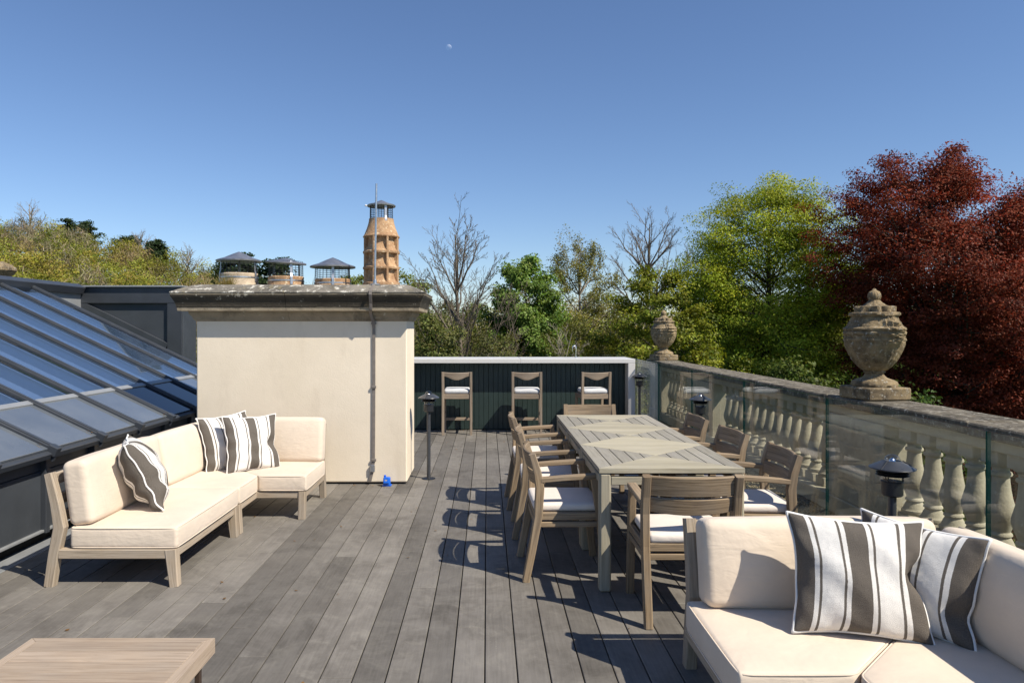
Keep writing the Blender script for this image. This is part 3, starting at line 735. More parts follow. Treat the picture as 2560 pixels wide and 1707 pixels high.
def urn(label, y, rz, seed):
    random.seed(seed); t = thing('stone_urn', label, 'urn', (3.2, y, 1.038), rz, 'urns on the balustrade')
    m = MB(); m.box((0, 0, .055), (.40, .40, .11), .012); m.build('base_block', M_STONE, t)
    key = [(.0, .175), (.02, .182), (.045, .172), (.06, .145), (.075, .10), (.0975, .075), (.118, .070), (.122, .082), (.131, .082), (.135, .075), (.15, .105), (.18, .135), (.232, .172), (.30, .206), (.367, .230), (.40, .234), (.405, .240), (.425, .240), (.43, .232), (.455, .233), (.46, .242), (.475, .245), (.485, .241), (.49, .232), (.50, .243), (.513, .244), (.52, .235), (.528, .220), (.568, .200), (.60, .182), (.618, .178), (.622, .192), (.632, .199), (.647, .199), (.656, .190)]
    zs = np.array([k[0] for k in key]); rs = np.array([k[1] for k in key])
    Z = sorted(set(list(zs) + list(np.linspace(.15, .60, 34)))); pts = [(float(np.interp(z, zs, rs)), z + .11) for z in Z]
    ph = [random.random() * 6 for _ in range(6)]
    def nz(a, z): return math.sin(a * 7 + z * 60 + ph[0]) * math.sin(z * 47 + ph[1] - a * 3) + .6 * math.sin(a * 17 + ph[2] + z * 90) * math.sin(z * 120 + a * 5)
    def mod(r, z, a):
        z -= .11
        if .135 < z < .40: r *= 1 + .055 * (abs(math.cos(a * 12)) - .6) * min(1, (z - .13) / .08)
        if .43 < z < .455: r += .004 * (1 if math.sin(a * 40) > 0 else -1)
        for a0 in (0, math.pi):                              # masks on two sides
            d = (a - a0 + math.pi) % (2 * math.pi) - math.pi
            w = math.exp(-(d / .33) ** 4) * math.exp(-((z - .50) / .125) ** 4)
            r += w * (.048 + .018 * nz(a, z)); 
            if z > .5: r += w * .012 * math.sin(d * 40)
        return r + .004 * nz(a * 2, z * 1.5)
    m = MB(); m.lathe(pts, 120, mod=mod); m.build('body', M_STONE, t, 50)
    def lm(r, z, a): 
        z -= .766
        return r * (1 + (.10 * math.sin(a * 9) if z < .06 else .0) + .05 * math.sin(a * 14 + z * 50)) + .002 * nz(a, z)
    lp = [(.150, .0), (.150, .03), (.146, .05), (.128, .055), (.105, .052), (.085, .065), (.062, .085), (.048, .10), (.04, .108), (.045, .115), (.053, .135), (.051, .16), (.04, .182), (.018, .195), (.012, .205), (.004, .212)]
    m = MB(); m.lathe([(r, z + .766) for r, z in lp], 60, mod=lm); m.build('lid', M_STONE, t, 50)
    t.scale = (.95, .95, .93); return t
urn('large carved stone urn nearest the camera on the balustrade', 5.82, R(-82), 3)
urn('smaller looking stone urn at the far end of the balustrade', 12.77, R(-76), 5)
random.seed(11)

# ================================================================== FURNITURE
def soft_box(hx, hy, hz, r, puff=(.01, .01, .02), seg=10, seed=0, wr=.003, quad=None, M=None, pinch=0):
    "upholstered block: rounded, bulging, slightly uneven; optional quad footprint"
    rs = random.Random(seed)
    def line(h, n):
        e = [-h, -h + .12 * r, -h + .35 * r, -h + .68 * r, -h + r]
        mid = list(np.linspace(-h + r, h - r, n + 1))[1:-1]
        return e + mid + [-q for q in e[::-1]]
    L = [line(hx, seg), line(hy, seg), line(hz, max(2, seg // 4))]
    ph = [(rs.uniform(2, 9), rs.uniform(2, 9), rs.uniform(2, 9), rs.uniform(0, 6)) for _ in range(6)]
    def fix(p):
        q = Vector([max(-h + r, min(h - r, c)) for c, h in zip(p, (hx, hy, hz))]); d = Vector(p) - q
        if d.length > 1e-9: p = q + d.normalized() * r
        x, y, z = p; a, b, c = x / hx, y / hy, z / hz
        fx, fy, fz = max(0, 1 - a ** 4), max(0, 1 - b ** 4), max(0, 1 - c ** 2)
        z2 = z + math.copysign(puff[2], z) * fx * fy * min(1, abs(c) * 1.2); x2 = x + puff[0] * a * fy * fz; y2 = y + puff[1] * b * fx * fz
        if pinch:
            k = abs(a) ** 8 * abs(b) ** 8
        n = sum(math.sin(u * x + v * y + w * z + o_) for u, v, w, o_ in ph) / 6
        p = Vector((x2, y2, z2)); dd = Vector((a * fy * fz, b * fx * fz, c))
        p += dd * (wr * n)
        if quad:
            s, t_ = (p.x / hx + 1) / 2, (p.y / hy + 1) / 2
            q0, q1, q2, q3 = quad
            X = (1 - s) * (1 - t_) * q0[0] + s * (1 - t_) * q1[0] + s * t_ * q2[0] + (1 - s) * t_ * q3[0]
            Y = (1 - s) * (1 - t_) * q0[1] + s * (1 - t_) * q1[1] + s * t_ * q2[1] + (1 - s) * t_ * q3[1]
            p = Vector((X, Y, p.z))
        return p
    V = {}; vs_ = []; fs = []
    def vid(i, j, k):
        key = (i, j, k)
        if key not in V:
            V[key] = len(vs_); vs_.append(fix((L[0][i], L[1][j], L[2][k])))
        return V[key]
    n = [len(l) - 1 for l in L]
    for i in range(n[0]):
        for j in range(n[1]):
            fs.append([vid(i, j, n[2]), vid(i + 1, j, n[2]), vid(i + 1, j + 1, n[2]), vid(i, j + 1, n[2])])
            fs.append([vid(i, j, 0), vid(i, j + 1, 0), vid(i + 1, j + 1, 0), vid(i + 1, j, 0)])
    for i in range(n[0]):
        for k in range(n[2]):
            fs.append([vid(i, 0, k), vid(i + 1, 0, k), vid(i + 1, 0, k + 1), vid(i, 0, k + 1)])
            fs.append([vid(i, n[1], k), vid(i, n[1], k + 1), vid(i + 1, n[1], k + 1), vid(i + 1, n[1], k)])
    for j in range(n[1]):
        for k in range(n[2]):
            fs.append([vid(0, j, k), vid(0, j, k + 1), vid(0, j + 1, k + 1), vid(0, j + 1, k)])
            fs.append([vid(n[0], j, k), vid(n[0], j + 1, k), vid(n[0], j + 1, k + 1), vid(n[0], j, k + 1)])
    m = MB(); m.add(vs_, fs, None, M); return m
def cushion(name, c, size, r, mat, root, M=None, **kw):
    T = Matrix.Translation(Vector(c)) @ (M if M is not None else Matrix())
    return soft_box(size[0] / 2, size[1] / 2, size[2] / 2, r, M=T, **kw).build(name, mat, root, 180)

# ---- dining chair (front = +Y, origin on the floor at its middle)
def make_chair():
    t = thing('dining_chair', '', 'chair')
    for s in (-1, 1):
        x = s * .252
        m = MB(); m.sweep([(x, -.262, 0), (x, -.222, .20), (x, -.182, .42), (x, -.172, .60), (x, -.188, .70), (x, -.222, .815)], .044, [.046, .05, .054, .056, .05, .042], up=(0, -1, 0), ch=.005); m.build('rear_leg', M_TEAK, t)
        m = MB(); m.sweep([(x, .258, 0), (x, .235, .22), (x, .212, .44), (x, .176, .655)], .044, [.046, .05, .05, .042], up=(0, -1, 0), ch=.005); m.build('front_leg', M_TEAK, t)
        m = MB(); m.sweep([(x, -.165, .648), (x, -.02, .660), (x, .196, .672)], [.048, .054, .056], .032, ch=.005); m.build('armrest', M_TEAK, t)
        m = MB(); m.box((s * .254, .016, .418), (.030, .40, .046), .004); m.build('side_rail', M_TEAK, t)
        m = MB(); m.box((s * .254, .018, .366), (.028, .42, .034), .004); m.build('side_rail', M_TEAK, t)
    for y, z, h in ((.214, .418, .046), (.218, .366, .034), (-.190, .418, .046), (-.192, .366, .034)):
        m = MB(); m.box((0, y, z), (.47, .028, h), .004); m.build('cross_rail', M_TEAK, t)
    m = MB(); m.box((0, .01, .432), (.46, .40, .016), .003); m.build('seat_board', M_TEAK, t)
    for z, h, yb in ((.757, .112, -.198), (.652, .082, -.172)):
        pts = []; hh = []
        for k in range(11):
            u = -1 + .2 * k; pts.append((u * .234, yb - .042 * (1 - u * u), z - (.010 * (1 - u * u) if z < .7 else 0))); hh.append(h + (.012 * (1 - u * u) if z < .7 else 0))
        m = MB(); m.sweep(pts, .022, hh, up=(0, -.2, 1), ch=.005); m.build('back_slat', M_TEAK, t, 40)
    cushion('seat_cushion', (0, .012, .466), (.47, .435, .052), .02, M_SEAT, t, puff=(.004, .004, .006), seg=8, seed=3, wr=.002)
    return t
chair = make_chair(); first = [True]
TCX = 1.134
def place_chair(x, y, rz, label):
    c = chair if first[0] else copy_tree(chair); first[0] = False
    c.location = (x, y, 0); c.rotation_euler = (0, 0, rz); c['label'] = label; c['group'] = 'teak dining chairs round the table'
for k, (yl, lab) in enumerate(((4.765, 'teak armchair nearest the camera on the left side of the table'), (5.655, 'teak armchair second along the left side of the table'), (6.535, 'teak armchair farthest along the left side of the table'))):
    place_chair(.502 - .025 * k, yl, R(-90 + (1.5, -1, 1)[k]), lab)
for k, (yl, lab) in enumerate(((4.72, 'teak armchair nearest the camera between table and glass screen'), (5.58, 'teak armchair second along the glass screen side of the table'), (6.44, 'teak armchair farthest along the glass screen side of the table'))):
    place_chair(1.765 - .03 * k, yl, R(90 + (-3, 2, 0)[k]), lab)
place_chair(1.125, 4.06, R(-.5), 'teak armchair at the near end of the table, back to camera')
place_chair(1.075, 7.20, R(180), 'teak armchair at the far end of the table facing camera')

# ---- square dining tables, three pushed together
def make_table():
    t = thing('dining_table', '', 'table'); A, B = .4475, .4415; tz0, tz1 = .732, .761
    for k in range(5):                                       # slats of the four triangles
        e0, e1 = k / 5, (k + 1) / 5; g = .0035
        for s in (-1, 1):
            a, b = A * e0 + g, A * e1 - g; q = .96
            if k == 4: b = A
            ratio = B / A; poly = [(s * a, -max(.001, a * ratio - .004)), (s * b, -b * ratio + .004), (s * b, b * ratio - .004), (s * a, max(.001, a * ratio - .004))]
            if s < 0: poly = poly[::-1]
            m = MB(); m.prism(poly, tz0, tz1 - .0005, .0015, uvaxis=1); m.build('side_slat', M_TABLE_D, t)
            a, b = B * e0 + .0006, B * e1 - .0006
            if k == 4: b = B
            ratio = A / B; poly = [(-max(.001, a * ratio - .001), s * a), (max(.001, a * ratio - .001), s * a), (b * ratio - .001, s * b), (-b * ratio + .001, s * b)]
            if s < 0: poly = poly[::-1]
            m = MB(); m.prism(poly, tz0, tz1, .0010, uvaxis=0); m.build('end_slat', M_TABLE_L, t)
    for sx in (-1, 1):
        for sy in (-1, 1):
            m = MB(); m.box((sx * (A - .0385), sy * (B - .0385), .365), (.073, .073, .73), .012); m.build('leg', M_TABLE, t)
        m = MB(); m.box((sx * (A - .024), 0, .682), (.03, 2 * B - .15, .052), .004); m.build('apron', M_TABLE, t)
    for sy in (-1, 1):
        m = MB(); m.box((0, sy * (B - .024), .682), (2 * A - .15, .03, .052), .004); m.build('apron', M_TABLE, t)
    m = MB(); m.box((0, 0, .722), (2 * A - .08, 2 * B - .08, .014), .002); m.build('underframe', M_BROWN, t)
    return t
tb = make_table()
for k, lab in enumerate(('square slatted table at the near end of the three pushed together', 'square slatted table in the middle of the three pushed together', 'square slatted table at the bar end of the three pushed together')):
    o = tb if k == 0 else copy_tree(tb); o.location = (TCX, 4.313 + .4425 + .886 * k, 0); o['label'] = lab; o['group'] = 'square tables in a row'

# ---- bar stools (front = +Y)
def make_stool():
    t = thing('bar_stool', '', 'bar stool')
    for s in (-1, 1):
        x = s * .2125
        m = MB(); m.sweep([(x, -.205, 0), (x, -.19, .35), (x, -.185, .62), (x, -.215, .952)], .038, [.040, .046, .048, .036], up=(0, -1, 0), ch=.004); m.build('rear_leg', M_TEAK_MID, t)
        m = MB(); m.sweep([(x * .97, .212, 0), (x * .97, .19, .612)], .038, [.038, .044], up=(0, -1, 0), ch=.004); m.build('front_leg', M_TEAK_MID, t)
        m = MB(); m.box((x, .005, .58), (.026, .35, .07), .004); m.build('side_rail', M_TEAK_MID, t)
        m = MB(); m.box((x, .005, .30), (.022, .35, .034), .004); m.build('stretcher', M_TEAK_MID, t)
    for y in (-.186, .19):
        m = MB(); m.box((0, y, .58), (.39, .026, .074), .004); m.build('cross_rail', M_TEAK_MID, t)
    m = MB(); m.box((0, .205, .19), (.385, .03, .046), .005); m.build('footrest', M_TEAK_MID, t)
    m = MB(); m.box((0, .002, .612), (.40, .37, .014), .003); m.build('seat_board', M_TEAK_MID, t)
    n = 14; pts = []; hs = []
    for k in range(n + 1):
        u = -1 + 2 * k / n; h = .062 + .052 * .5 * (1 + math.cos(math.pi * max(-1, min(1, u * 1.05)))); top = .950 - .006 * (1 - u * u)
        pts.append((u * .196, -.207 - .018 * (1 - u * u), top - h / 2)); hs.append(h)
    m = MB(); m.sweep(pts, .026, hs, up=(0, -.08, 1), ch=.005); m.build('crest_rail', M_TEAK_MID, t, 40)
    cushion('seat_cushion', (0, .0, .656), (.39, .385, .075), .032, M_STOOL, t, puff=(.006, .006, .010), seg=8, seed=5, wr=.003)
    return t
st = make_stool(); SY = 10.68 + .205
for k, (xc, a, lab) in enumerate(((-.46, 0, 'teak bar stool closest to the chimney, by the bollard lamp'), (.612, -3, 'teak bar stool in the middle of the three'), (1.63, 7, 'teak bar stool standing behind the far dining chair'))):
    o = st if k == 0 else copy_tree(st); o.location = (xc, SY - (0, 0, .0)[k], 0); o.rotation_euler = (0, 0, R(a)); o['label'] = lab; o['group'] = 'bar stools at the counter'

# ---- bollard lamps
def make_lamp():
    t = thing('bollard_lamp', '', 'lamp')
    m = MB(); m.lathe([(.072, 0), (.072, .006), (.03, .010), (.024, .012)], 28); m.build('base_plate', M_BLACK, t, 40)
    m = MB(); m.lathe([(.0205, .004), (.0205, .73)], 20); m.build('pole', M_SHADE, t, 40)
    m = MB(); m.lathe([(.0205, .715), (.046, .722), (.0525, .728), (.0525, .792), (.056, .794), (.056, .800), (.046, .802), (.03, .798)], 28); m.build('cup', M_BLACK, t, 40)
    m = MB(); m.lathe([(.047, .800), (.047, .832)], 28, cap=False); m.build('glass_ring', M_GLASS_LAMP, t, 60)
    for k in range(3):
        a = 2.1 * k + .4; m = MB(); m.tube([(.05 * math.cos(a), .05 * math.sin(a), .795), (.05 * math.cos(a), .05 * math.sin(a), .875)], .004, 6); m.build('stay', M_BLACK, t)
    for k in range(3):
        z = .832 + .0125 * k; m = MB(); m.lathe([(.03, z + .010), (.052, z + .006), (.079, z), (.080, z + .002), (.055, z + .009), (.032, z + .013)], 32, cap=False); m.build('louvre', M_BLACK, t, 30)
    m = MB(); m.lathe([(.112, .868), (.114, .870), (.112, .874), (.075, .894), (.046, .908), (.040, .911), (.038, .905), (.072, .889), (.110, .868)], 40, cap=False); shd = m.build('shade', M_SHADE, t, 30)
    m = MB(); m.lathe([(.042 * math.cos(R(q)), .906 + .038 * math.sin(R(q))) for q in (0, 15, 30, 45, 60, 75, 88)], 28); m.build('dome', M_GLASS_LAMP, shd, 60)
    m = MB(); m.lathe([(.018, .868), (.022, .89), (.014, .915), (.004, .925)], 16); m.build('reflector', M_CHROME, t, 50)
    for a in (.3, 2.4, 4.5):
        m = MB(); m.tube([(.113 * math.cos(a), .113 * math.sin(a), .872), (.048 * math.cos(a), .048 * math.sin(a), .913)], .003, 6); m.build('clip', M_BLACK, shd)
    return t
lp = make_lamp()
for k, (x, y, lab) in enumerate(((-.63, 7.58, 'black bollard lamp standing beside the chimney'), (2.175, 3.78, 'black bollard lamp behind the striped cushions near the camera'), (2.235, 7.38, 'black bollard lamp between dining chairs and glass screen'), (2.365, 10.93, 'black bollard lamp at the end of the bar'))):
    o = lp if k == 0 else copy_tree(lp); o.location = (x, y, 0); o.rotation_euler = (0, 0, 1.3 * k); o['label'] = lab; o['group'] = 'bollard lamps on the deck'

# ---- lounge sofas
def bar_(root, name, a, b, w, h, up=(0, 0, 1), mat=None):
    m = MB(); m.sweep([a, b], w, h, up=up, ch=.005); return wb(m, name, mat or M_TEAK_PALE, root)
def rear_post(root, x, y, d):
    "d: outward direction (away from the seat), kinked post"
    dx, dy = d; m = MB(); P = []
    for o_, z in ((.045, 0), (.015, .20), (-.02, .37), (.005, .52), (.05, .708)): P.append((x + dx * o_, y + dy * o_, z))
    m.sweep(P, .055, [.062, .066, .072, .062, .05], up=(dx, dy, 0), ch=.006); wb(m, 'rear_leg', M_TEAK_PALE, root)
def front_leg(root, x, y, d):
    dx, dy = d; m = MB(); m.sweep([(x + dx * .022, y + dy * .022, 0), (x, y, .232)], .058, [.056, .074], up=(dx, dy, 0), ch=.006); wb(m, 'front_leg', M_TEAK_PALE, root)
SZ0, SZ1 = .235, .372
def seat_cush(root, quad, seed, mat=M_CREAM):
    w = ((Vector(quad[1]) - Vector(quad[0])).length + (Vector(quad[2]) - Vector(quad[3])).length) / 4
    d = ((Vector(quad[3]) - Vector(quad[0])).length + (Vector(quad[2]) - Vector(quad[1])).length) / 4
    m = soft_box(w, d, (SZ1 - SZ0) / 2 - .002, .022, puff=(.004, .004, .007), seg=14, seed=seed, wr=.004, quad=quad, M=Matrix.Translation((0, 0, (SZ0 + SZ1) / 2)))
    o = m.build('seat_cushion', mat, root, 180, loc=-root.location)
    cq = sum((Vector(q) for q in quad), Vector((0, 0))) / 4
    for z in (SZ1 - .0085, SZ0 + .0095):
        pts = []
        for i in range(4):
            a_, b_, c_ = Vector(quad[i - 1]), Vector(quad[i]), Vector(quad[(i + 1) % 4]); d1, d2 = (a_ - b_).normalized(), (c_ - b_).normalized()
            for k in range(5): t_ = k / 4; pts.append(b_ + d1 * .03 * (1 - t_) ** 2 + d2 * .03 * t_ ** 2 + (d1 + d2) * .004)
            L_ = (c_ - b_).length; nn = Vector((d2.y, -d2.x)); nn = nn if nn.dot(b_ - cq) > 0 else -nn
            for k in range(1, 8): f_ = k / 8; pts.append(b_ + d2 * L_ * f_ + nn * (.0035 * (1 - (2 * f_ - 1) ** 4) - .004))
        m = MB(); m.tube([(p.x, p.y, z) for p in pts], .0042, 6, closed=True); m.build('piping', mat, o, 180)
    return o
def back_cush(root, c, L, yaw, tilt, seed, hgt=.41, th=.155):
    M = Matrix.Translation(Vector(c)) @ Matrix.Rotation(yaw, 4, 'Z') @ Matrix.Rotation(tilt, 4, 'X')
    m = soft_box(L / 2, th / 2, hgt / 2, .042, puff=(.002, .022, .008), seg=12, seed=seed, wr=.008, M=M)
    return m.build('back_cushion', M_CREAM, root, 180, loc=-root.location)

# left: straight unit, then corner unit
a = thing('lounge_sofa', 'cream cushioned teak sofa unit nearest on the left', 'sofa', (-2.34, 4.95, 0), group='left lounge sofa')
xb_, xf, y0, y1 = -2.705, -1.955, 4.405, 5.50
for y in (y0 + .028, y1 - .028): rear_post(a, xb_, y, (-1, 0)); front_leg(a, xf - .03, y, (1, 0))
for y in (y0 + .028, y1 - .028): bar_(a, 'side_rail', (xb_ + .02, y, .205), (xf - .0, y, .205), .05, .06)
for x in (xf - .02, xb_ + .03): bar_(a, 'long_rail', (x, y0 + .05, .203), (x, y1 - .05, .203), .036, .055)
for z, o_ in ((.665, -.042), (.54, -.012), (.43, .008)): bar_(a, 'back_rail', (xb_ + o_, y0 + .05, z), (xb_ + o_, y1 - .05, z), .024, .075)
for k in range(6): x = xb_ + .1 + .105 * k; bar_(a, 'seat_slat', (x, y0 + .05, .222), (x, y1 - .05, .222), .06, .016)
seat_cush(a, [(-2.62, 4.415), (-1.945, 4.415), (-1.945, 5.515), (-2.62, 5.515)], 21)
back_cush(a, (-2.60, 4.965, .575), 1.05, R(-89), R(8), 22)
b = thing('lounge_sofa', 'cream cushioned teak corner sofa unit against the chimney', 'sofa', (-2.2, 6.2, 0), group='left lounge sofa')
Y1 = 6.755; XR = -1.545; YF = 5.975
front_leg(b, xf - .03, 5.56, (1, 0)); rear_post(b, xb_, 5.56, (-1, 0)); front_leg(b, XR - .03, YF + .03, (0, -1)); 
rear_post(b, XR - .028, Y1 - .05, (0, 1)); rear_post(b, xb_, Y1 - .06, (-1, 0))
bar_(b, 'long_rail', (xf - .02, 5.58, .203), (xf - .02, YF + .04, .203), .036, .055); bar_(b, 'long_rail', (xf - .04, YF + .02, .203), (XR - .05, YF + .02, .203), .036, .055)
bar_(b, 'side_rail', (XR - .028, YF + .06, .205), (XR - .028, Y1 - .08, .205), .05, .06); bar_(b, 'side_rail', (xb_, 5.56, .205), (xf - .06, 5.56, .205), .05, .06)
bar_(b, 'long_rail', (xb_ + .03, 5.6, .203), (xb_ + .03, Y1 - .1, .203), .036, .055); bar_(b, 'long_rail', (xb_, Y1 - .05, .203), (XR - .06, Y1 - .05, .203), .036, .055)
for z, o_ in ((.665, -.042), (.54, -.012), (.43, .008)):
    bar_(b, 'back_rail', (xb_ + o_, 5.6, z), (xb_ + o_, Y1 - .1, z), .024, .075)
    bar_(b, 'back_rail', (xb_ + .03, Y1 - .05 - o_, z), (XR - .055, Y1 - .05 - o_, z), .024, .075)
for k in range(6): x = xb_ + .1 + .1 * k; bar_(b, 'seat_slat', (x, 5.6, .222), (x, Y1 - .08, .222), .06, .016)
for k in range(3): x = -1.86 + .1 * k; bar_(b, 'seat_slat', (x, YF + .04, .222), (x, Y1 - .08, .222), .06, .016)
seat_cush(b, [(-2.62, 5.523), (-1.945, 5.523), (-1.945, 5.972), (-2.62, 6.675)], 31)
seat_cush(b, [(-1.937, 5.968), (-1.535, 5.968), (-1.535, 6.675), (-2.612, 6.675)], 32)
back_cush(b, (-2.592, 6.06, .565), 1.03, R(-92.5), R(12), 33)
back_cush(b, (-2.03, 6.655, .568), .98, R(180), R(9), 34)

# right: L-shaped sofa in the foreground
c = thing('lounge_sofa', 'cream cushioned teak L-shaped sofa in the right foreground', 'sofa', (1.6, 2.6, 0))
XL, XI, XB, YN, YB = .915, 1.343, 2.12, 2.55, 3.32
rear_post(c, XL + .055, YB + .01, (0, 1)); front_leg(c, XL + .035, YN + .04, (0, -1)); rear_post(c, XB - .02, YB + .01, (0, 1))
rear_post(c, XB + .03, 1.10, (1, 0)); front_leg(c, XI + .04, 1.10, (-1, 0)); front_leg(c, XI + .04, YN + .06, (-1, 0))
bar_(c, 'side_rail', (XL + .035, YN + .06, .205), (XL + .035, YB - .02, .205), .05, .06); bar_(c, 'long_rail', (XL + .06, YN + .03, .203), (XI + .04, YN + .03, .203), .036, .055)
bar_(c, 'long_rail', (XL + .06, YB - .02, .203), (XB, YB - .02, .203), .036, .055); bar_(c, 'long_rail', (XI + .03, 1.12, .203), (XI + .03, YN + .04, .203), .036, .055)
bar_(c, 'long_rail', (XB + .01, 1.12, .203), (XB + .01, YB - .04, .203), .036, .055)
for z, o_ in ((.665, -.042), (.54, -.012), (.43, .008)):
    bar_(c, 'back_rail', (XL + .08, YB + .01 - o_, z), (XB - .05, YB + .01 - o_, z), .024, .075); bar_(c, 'back_rail', (XB + .03 - o_, 1.13, z), (XB + .03 - o_, YB - .06, z), .024, .075)
for k in range(7): y = YN + .08 + .1 * k; bar_(c, 'seat_slat', (XL + .06, y, .222), (XB - .02, y, .222), .06, .016)
for k in range(7): x = XI + .08 + .1 * k; bar_(c, 'seat_slat', (x, 1.13, .222), (x, YN + .04, .222), .06, .016)
seat_cush(c, [(XL - .005, YN), (XI - .006, YN), (XB - .09, YB - .085), (XL - .005, YB - .085)], 41)
seat_cush(c, [(XI + .004, YN - .006), (XI, 1.08), (XB - .075, 1.08), (XB - .078, YB - .09)], 42)
back_cush(c, (1.50, YB - .11, .556), 1.06, R(180), R(9), 43, .385)
back_cush(c, (XB - .085, 2.62, .556), .98, R(90), R(9), 44, .385); back_cush(c, (XB - .085, 1.6, .556), .98, R(90), R(9), 45, .385)

# ---- striped throw cushions
def pillow(label, cpos, yaw, tilt, roll=0, S=.255, T=.085, seed=0, squash=1.0):
    rs = random.Random(seed); t = thing('throw_cushion', label, 'cushion', cpos, 0, 'striped throw cushions')
    M = Matrix.Rotation(yaw, 4, 'Z') @ Matrix.Rotation(tilt, 4, 'X') @ Matrix.Rotation(roll, 4, 'Y')
    n = 28; ph = [(rs.uniform(2, 7), rs.uniform(2, 7), rs.uniform(0, 6)) for _ in range(5)]
    dent = (rs.uniform(.75, 1.0), rs.uniform(-.5, .2))
    def edge(u, v): 
        w = sum(math.sin(a * u * 2 + b * v * 2 + c_) for a, b, c_ in ph) / 5
        x = S * u * (1 - .115 * (1 - v * v)) ; z = S * v * (1 - .10 * (1 - u * u)) * squash
        k = math.exp(-((abs(u) - dent[0]) ** 2 + (v - dent[1]) ** 2) / .05) if u > 0 else 0
        return x - .035 * k * (1 if u > 0 else -1), z, .018 * w * max(abs(u), abs(v)) ** 2 + .03 * k
    m = MB(); vs_ = []; idx = {}
    for side in (1, -1):
        for i in range(n + 1):
            for j in range(n + 1):
                u = math.sin((i / n - .5) * math.pi); v = math.sin((j / n - .5) * math.pi)
                bd = i in (0, n) or j in (0, n)
                if bd and side == -1: idx[(side, i, j)] = idx[(1, i, j)]; continue
                x, z, w = edge(u, v); th = T * max(0, (1 - u * u) * (1 - v * v)) ** .42
                th *= 1 + .10 * sum(math.sin(a * u * 1.7 + b * v * 1.7 + c_ + side) for a, b, c_ in ph) / 3
                idx[(side, i, j)] = len(vs_); vs_.append(Vector((x, -side * th + w, z)))
    uvv = {}
    fs = []; uvs = []
    for side in (1, -1):
        for i in range(n):
            for j in range(n):
                q = [(i, j), (i + 1, j), (i + 1, j + 1), (i, j + 1)]
                if side == -1: q = q[::-1]
                fs.append([idx[(side, *p)] for p in q])
                uvs.append([((math.sin((p[0] / n - .5) * math.pi) + 1) / 2 * .999, (math.sin((p[1] / n - .5) * math.pi) + 1) / 2) for p in q])
    m.add(vs_, fs, uvs, M); cov = m.build('cover', M_STRIPE, t, 180)
    per = [(i, 0) for i in range(n)] + [(n, j) for j in range(n)] + [(n - i, n) for i in range(n)] + [(0, n - j) for j in range(n)]
    m = MB(); m.tube([M @ vs_[idx[(1, *p)]] for p in per], .0065, 6, closed=True); m.build('piping', M_PIPING, cov, 180)
    return t
# yaw 0: face looks to -Y; positive yaw turns the face towards +X
pillow('striped cushion standing alone, edge-on, on the near left sofa', (-2.405, 4.93, .615), R(115), R(-27), R(0), seed=1, T=.125)
pillow('striped cushion half hidden behind another in the left sofa corner', (-2.33, 6.31, .602), R(52), R(-16), R(-3), S=.25, seed=2)
pillow('striped cushion in front of the pair in the left sofa corner', (-2.09, 6.25, .600), R(44), R(-17), R(2), S=.25, seed=3)
pillow('large striped cushion facing the camera on the right foreground sofa', (1.525, 2.90, .598), R(-10), R(-19), R(2), S=.264, seed=4, T=.095, squash=.90)
pillow('striped cushion tucked behind the front one on the right foreground sofa', (1.79, 2.95, .582), R(-54), R(-14), R(2), S=.252, seed=5, T=.09, squash=.87)

# ---- coffee table bottom left
ct = thing('coffee_table', 'low slatted teak coffee table cut off at the bottom left', 'coffee table', (-1.492, 2.515, 0))
hw = .375; z1 = .35
for k in range(8):
    w = (2 * hw - .07) / 8; m = MB(); m.box((0, -hw + .035 + w * (k + .5), z1 - .010), (2 * hw - .075, w - .003, .020), .0015); m.build('slat', M_COFFEE, ct)
for s in (-1, 1):
    q = [(s * hw, -hw), (s * hw, hw), (s * (hw - .036), hw - .036), (s * (hw - .036), -hw + .036)]
    m = MB(); m.prism(q if s > 0 else q[::-1], z1 - .060, z1, .002, uvaxis=1); m.build('edge_board', M_COFFEE, ct)
    q = [(-hw, s * hw), (-hw + .036, s * (hw - .036)), (hw - .036, s * (hw - .036)), (hw, s * hw)]
    m = MB(); m.prism(q if s > 0 else q[::-1], z1 - .060, z1 - .0005, .002, uvaxis=0); m.build('edge_board', M_COFFEE, ct)
    for s2 in (-1, 1):
        m = MB(); m.box((s * (hw - .045), s2 * (hw - .06), .147), (.022, .022, .294), .003); m.build('leg', M_BROWN, ct)

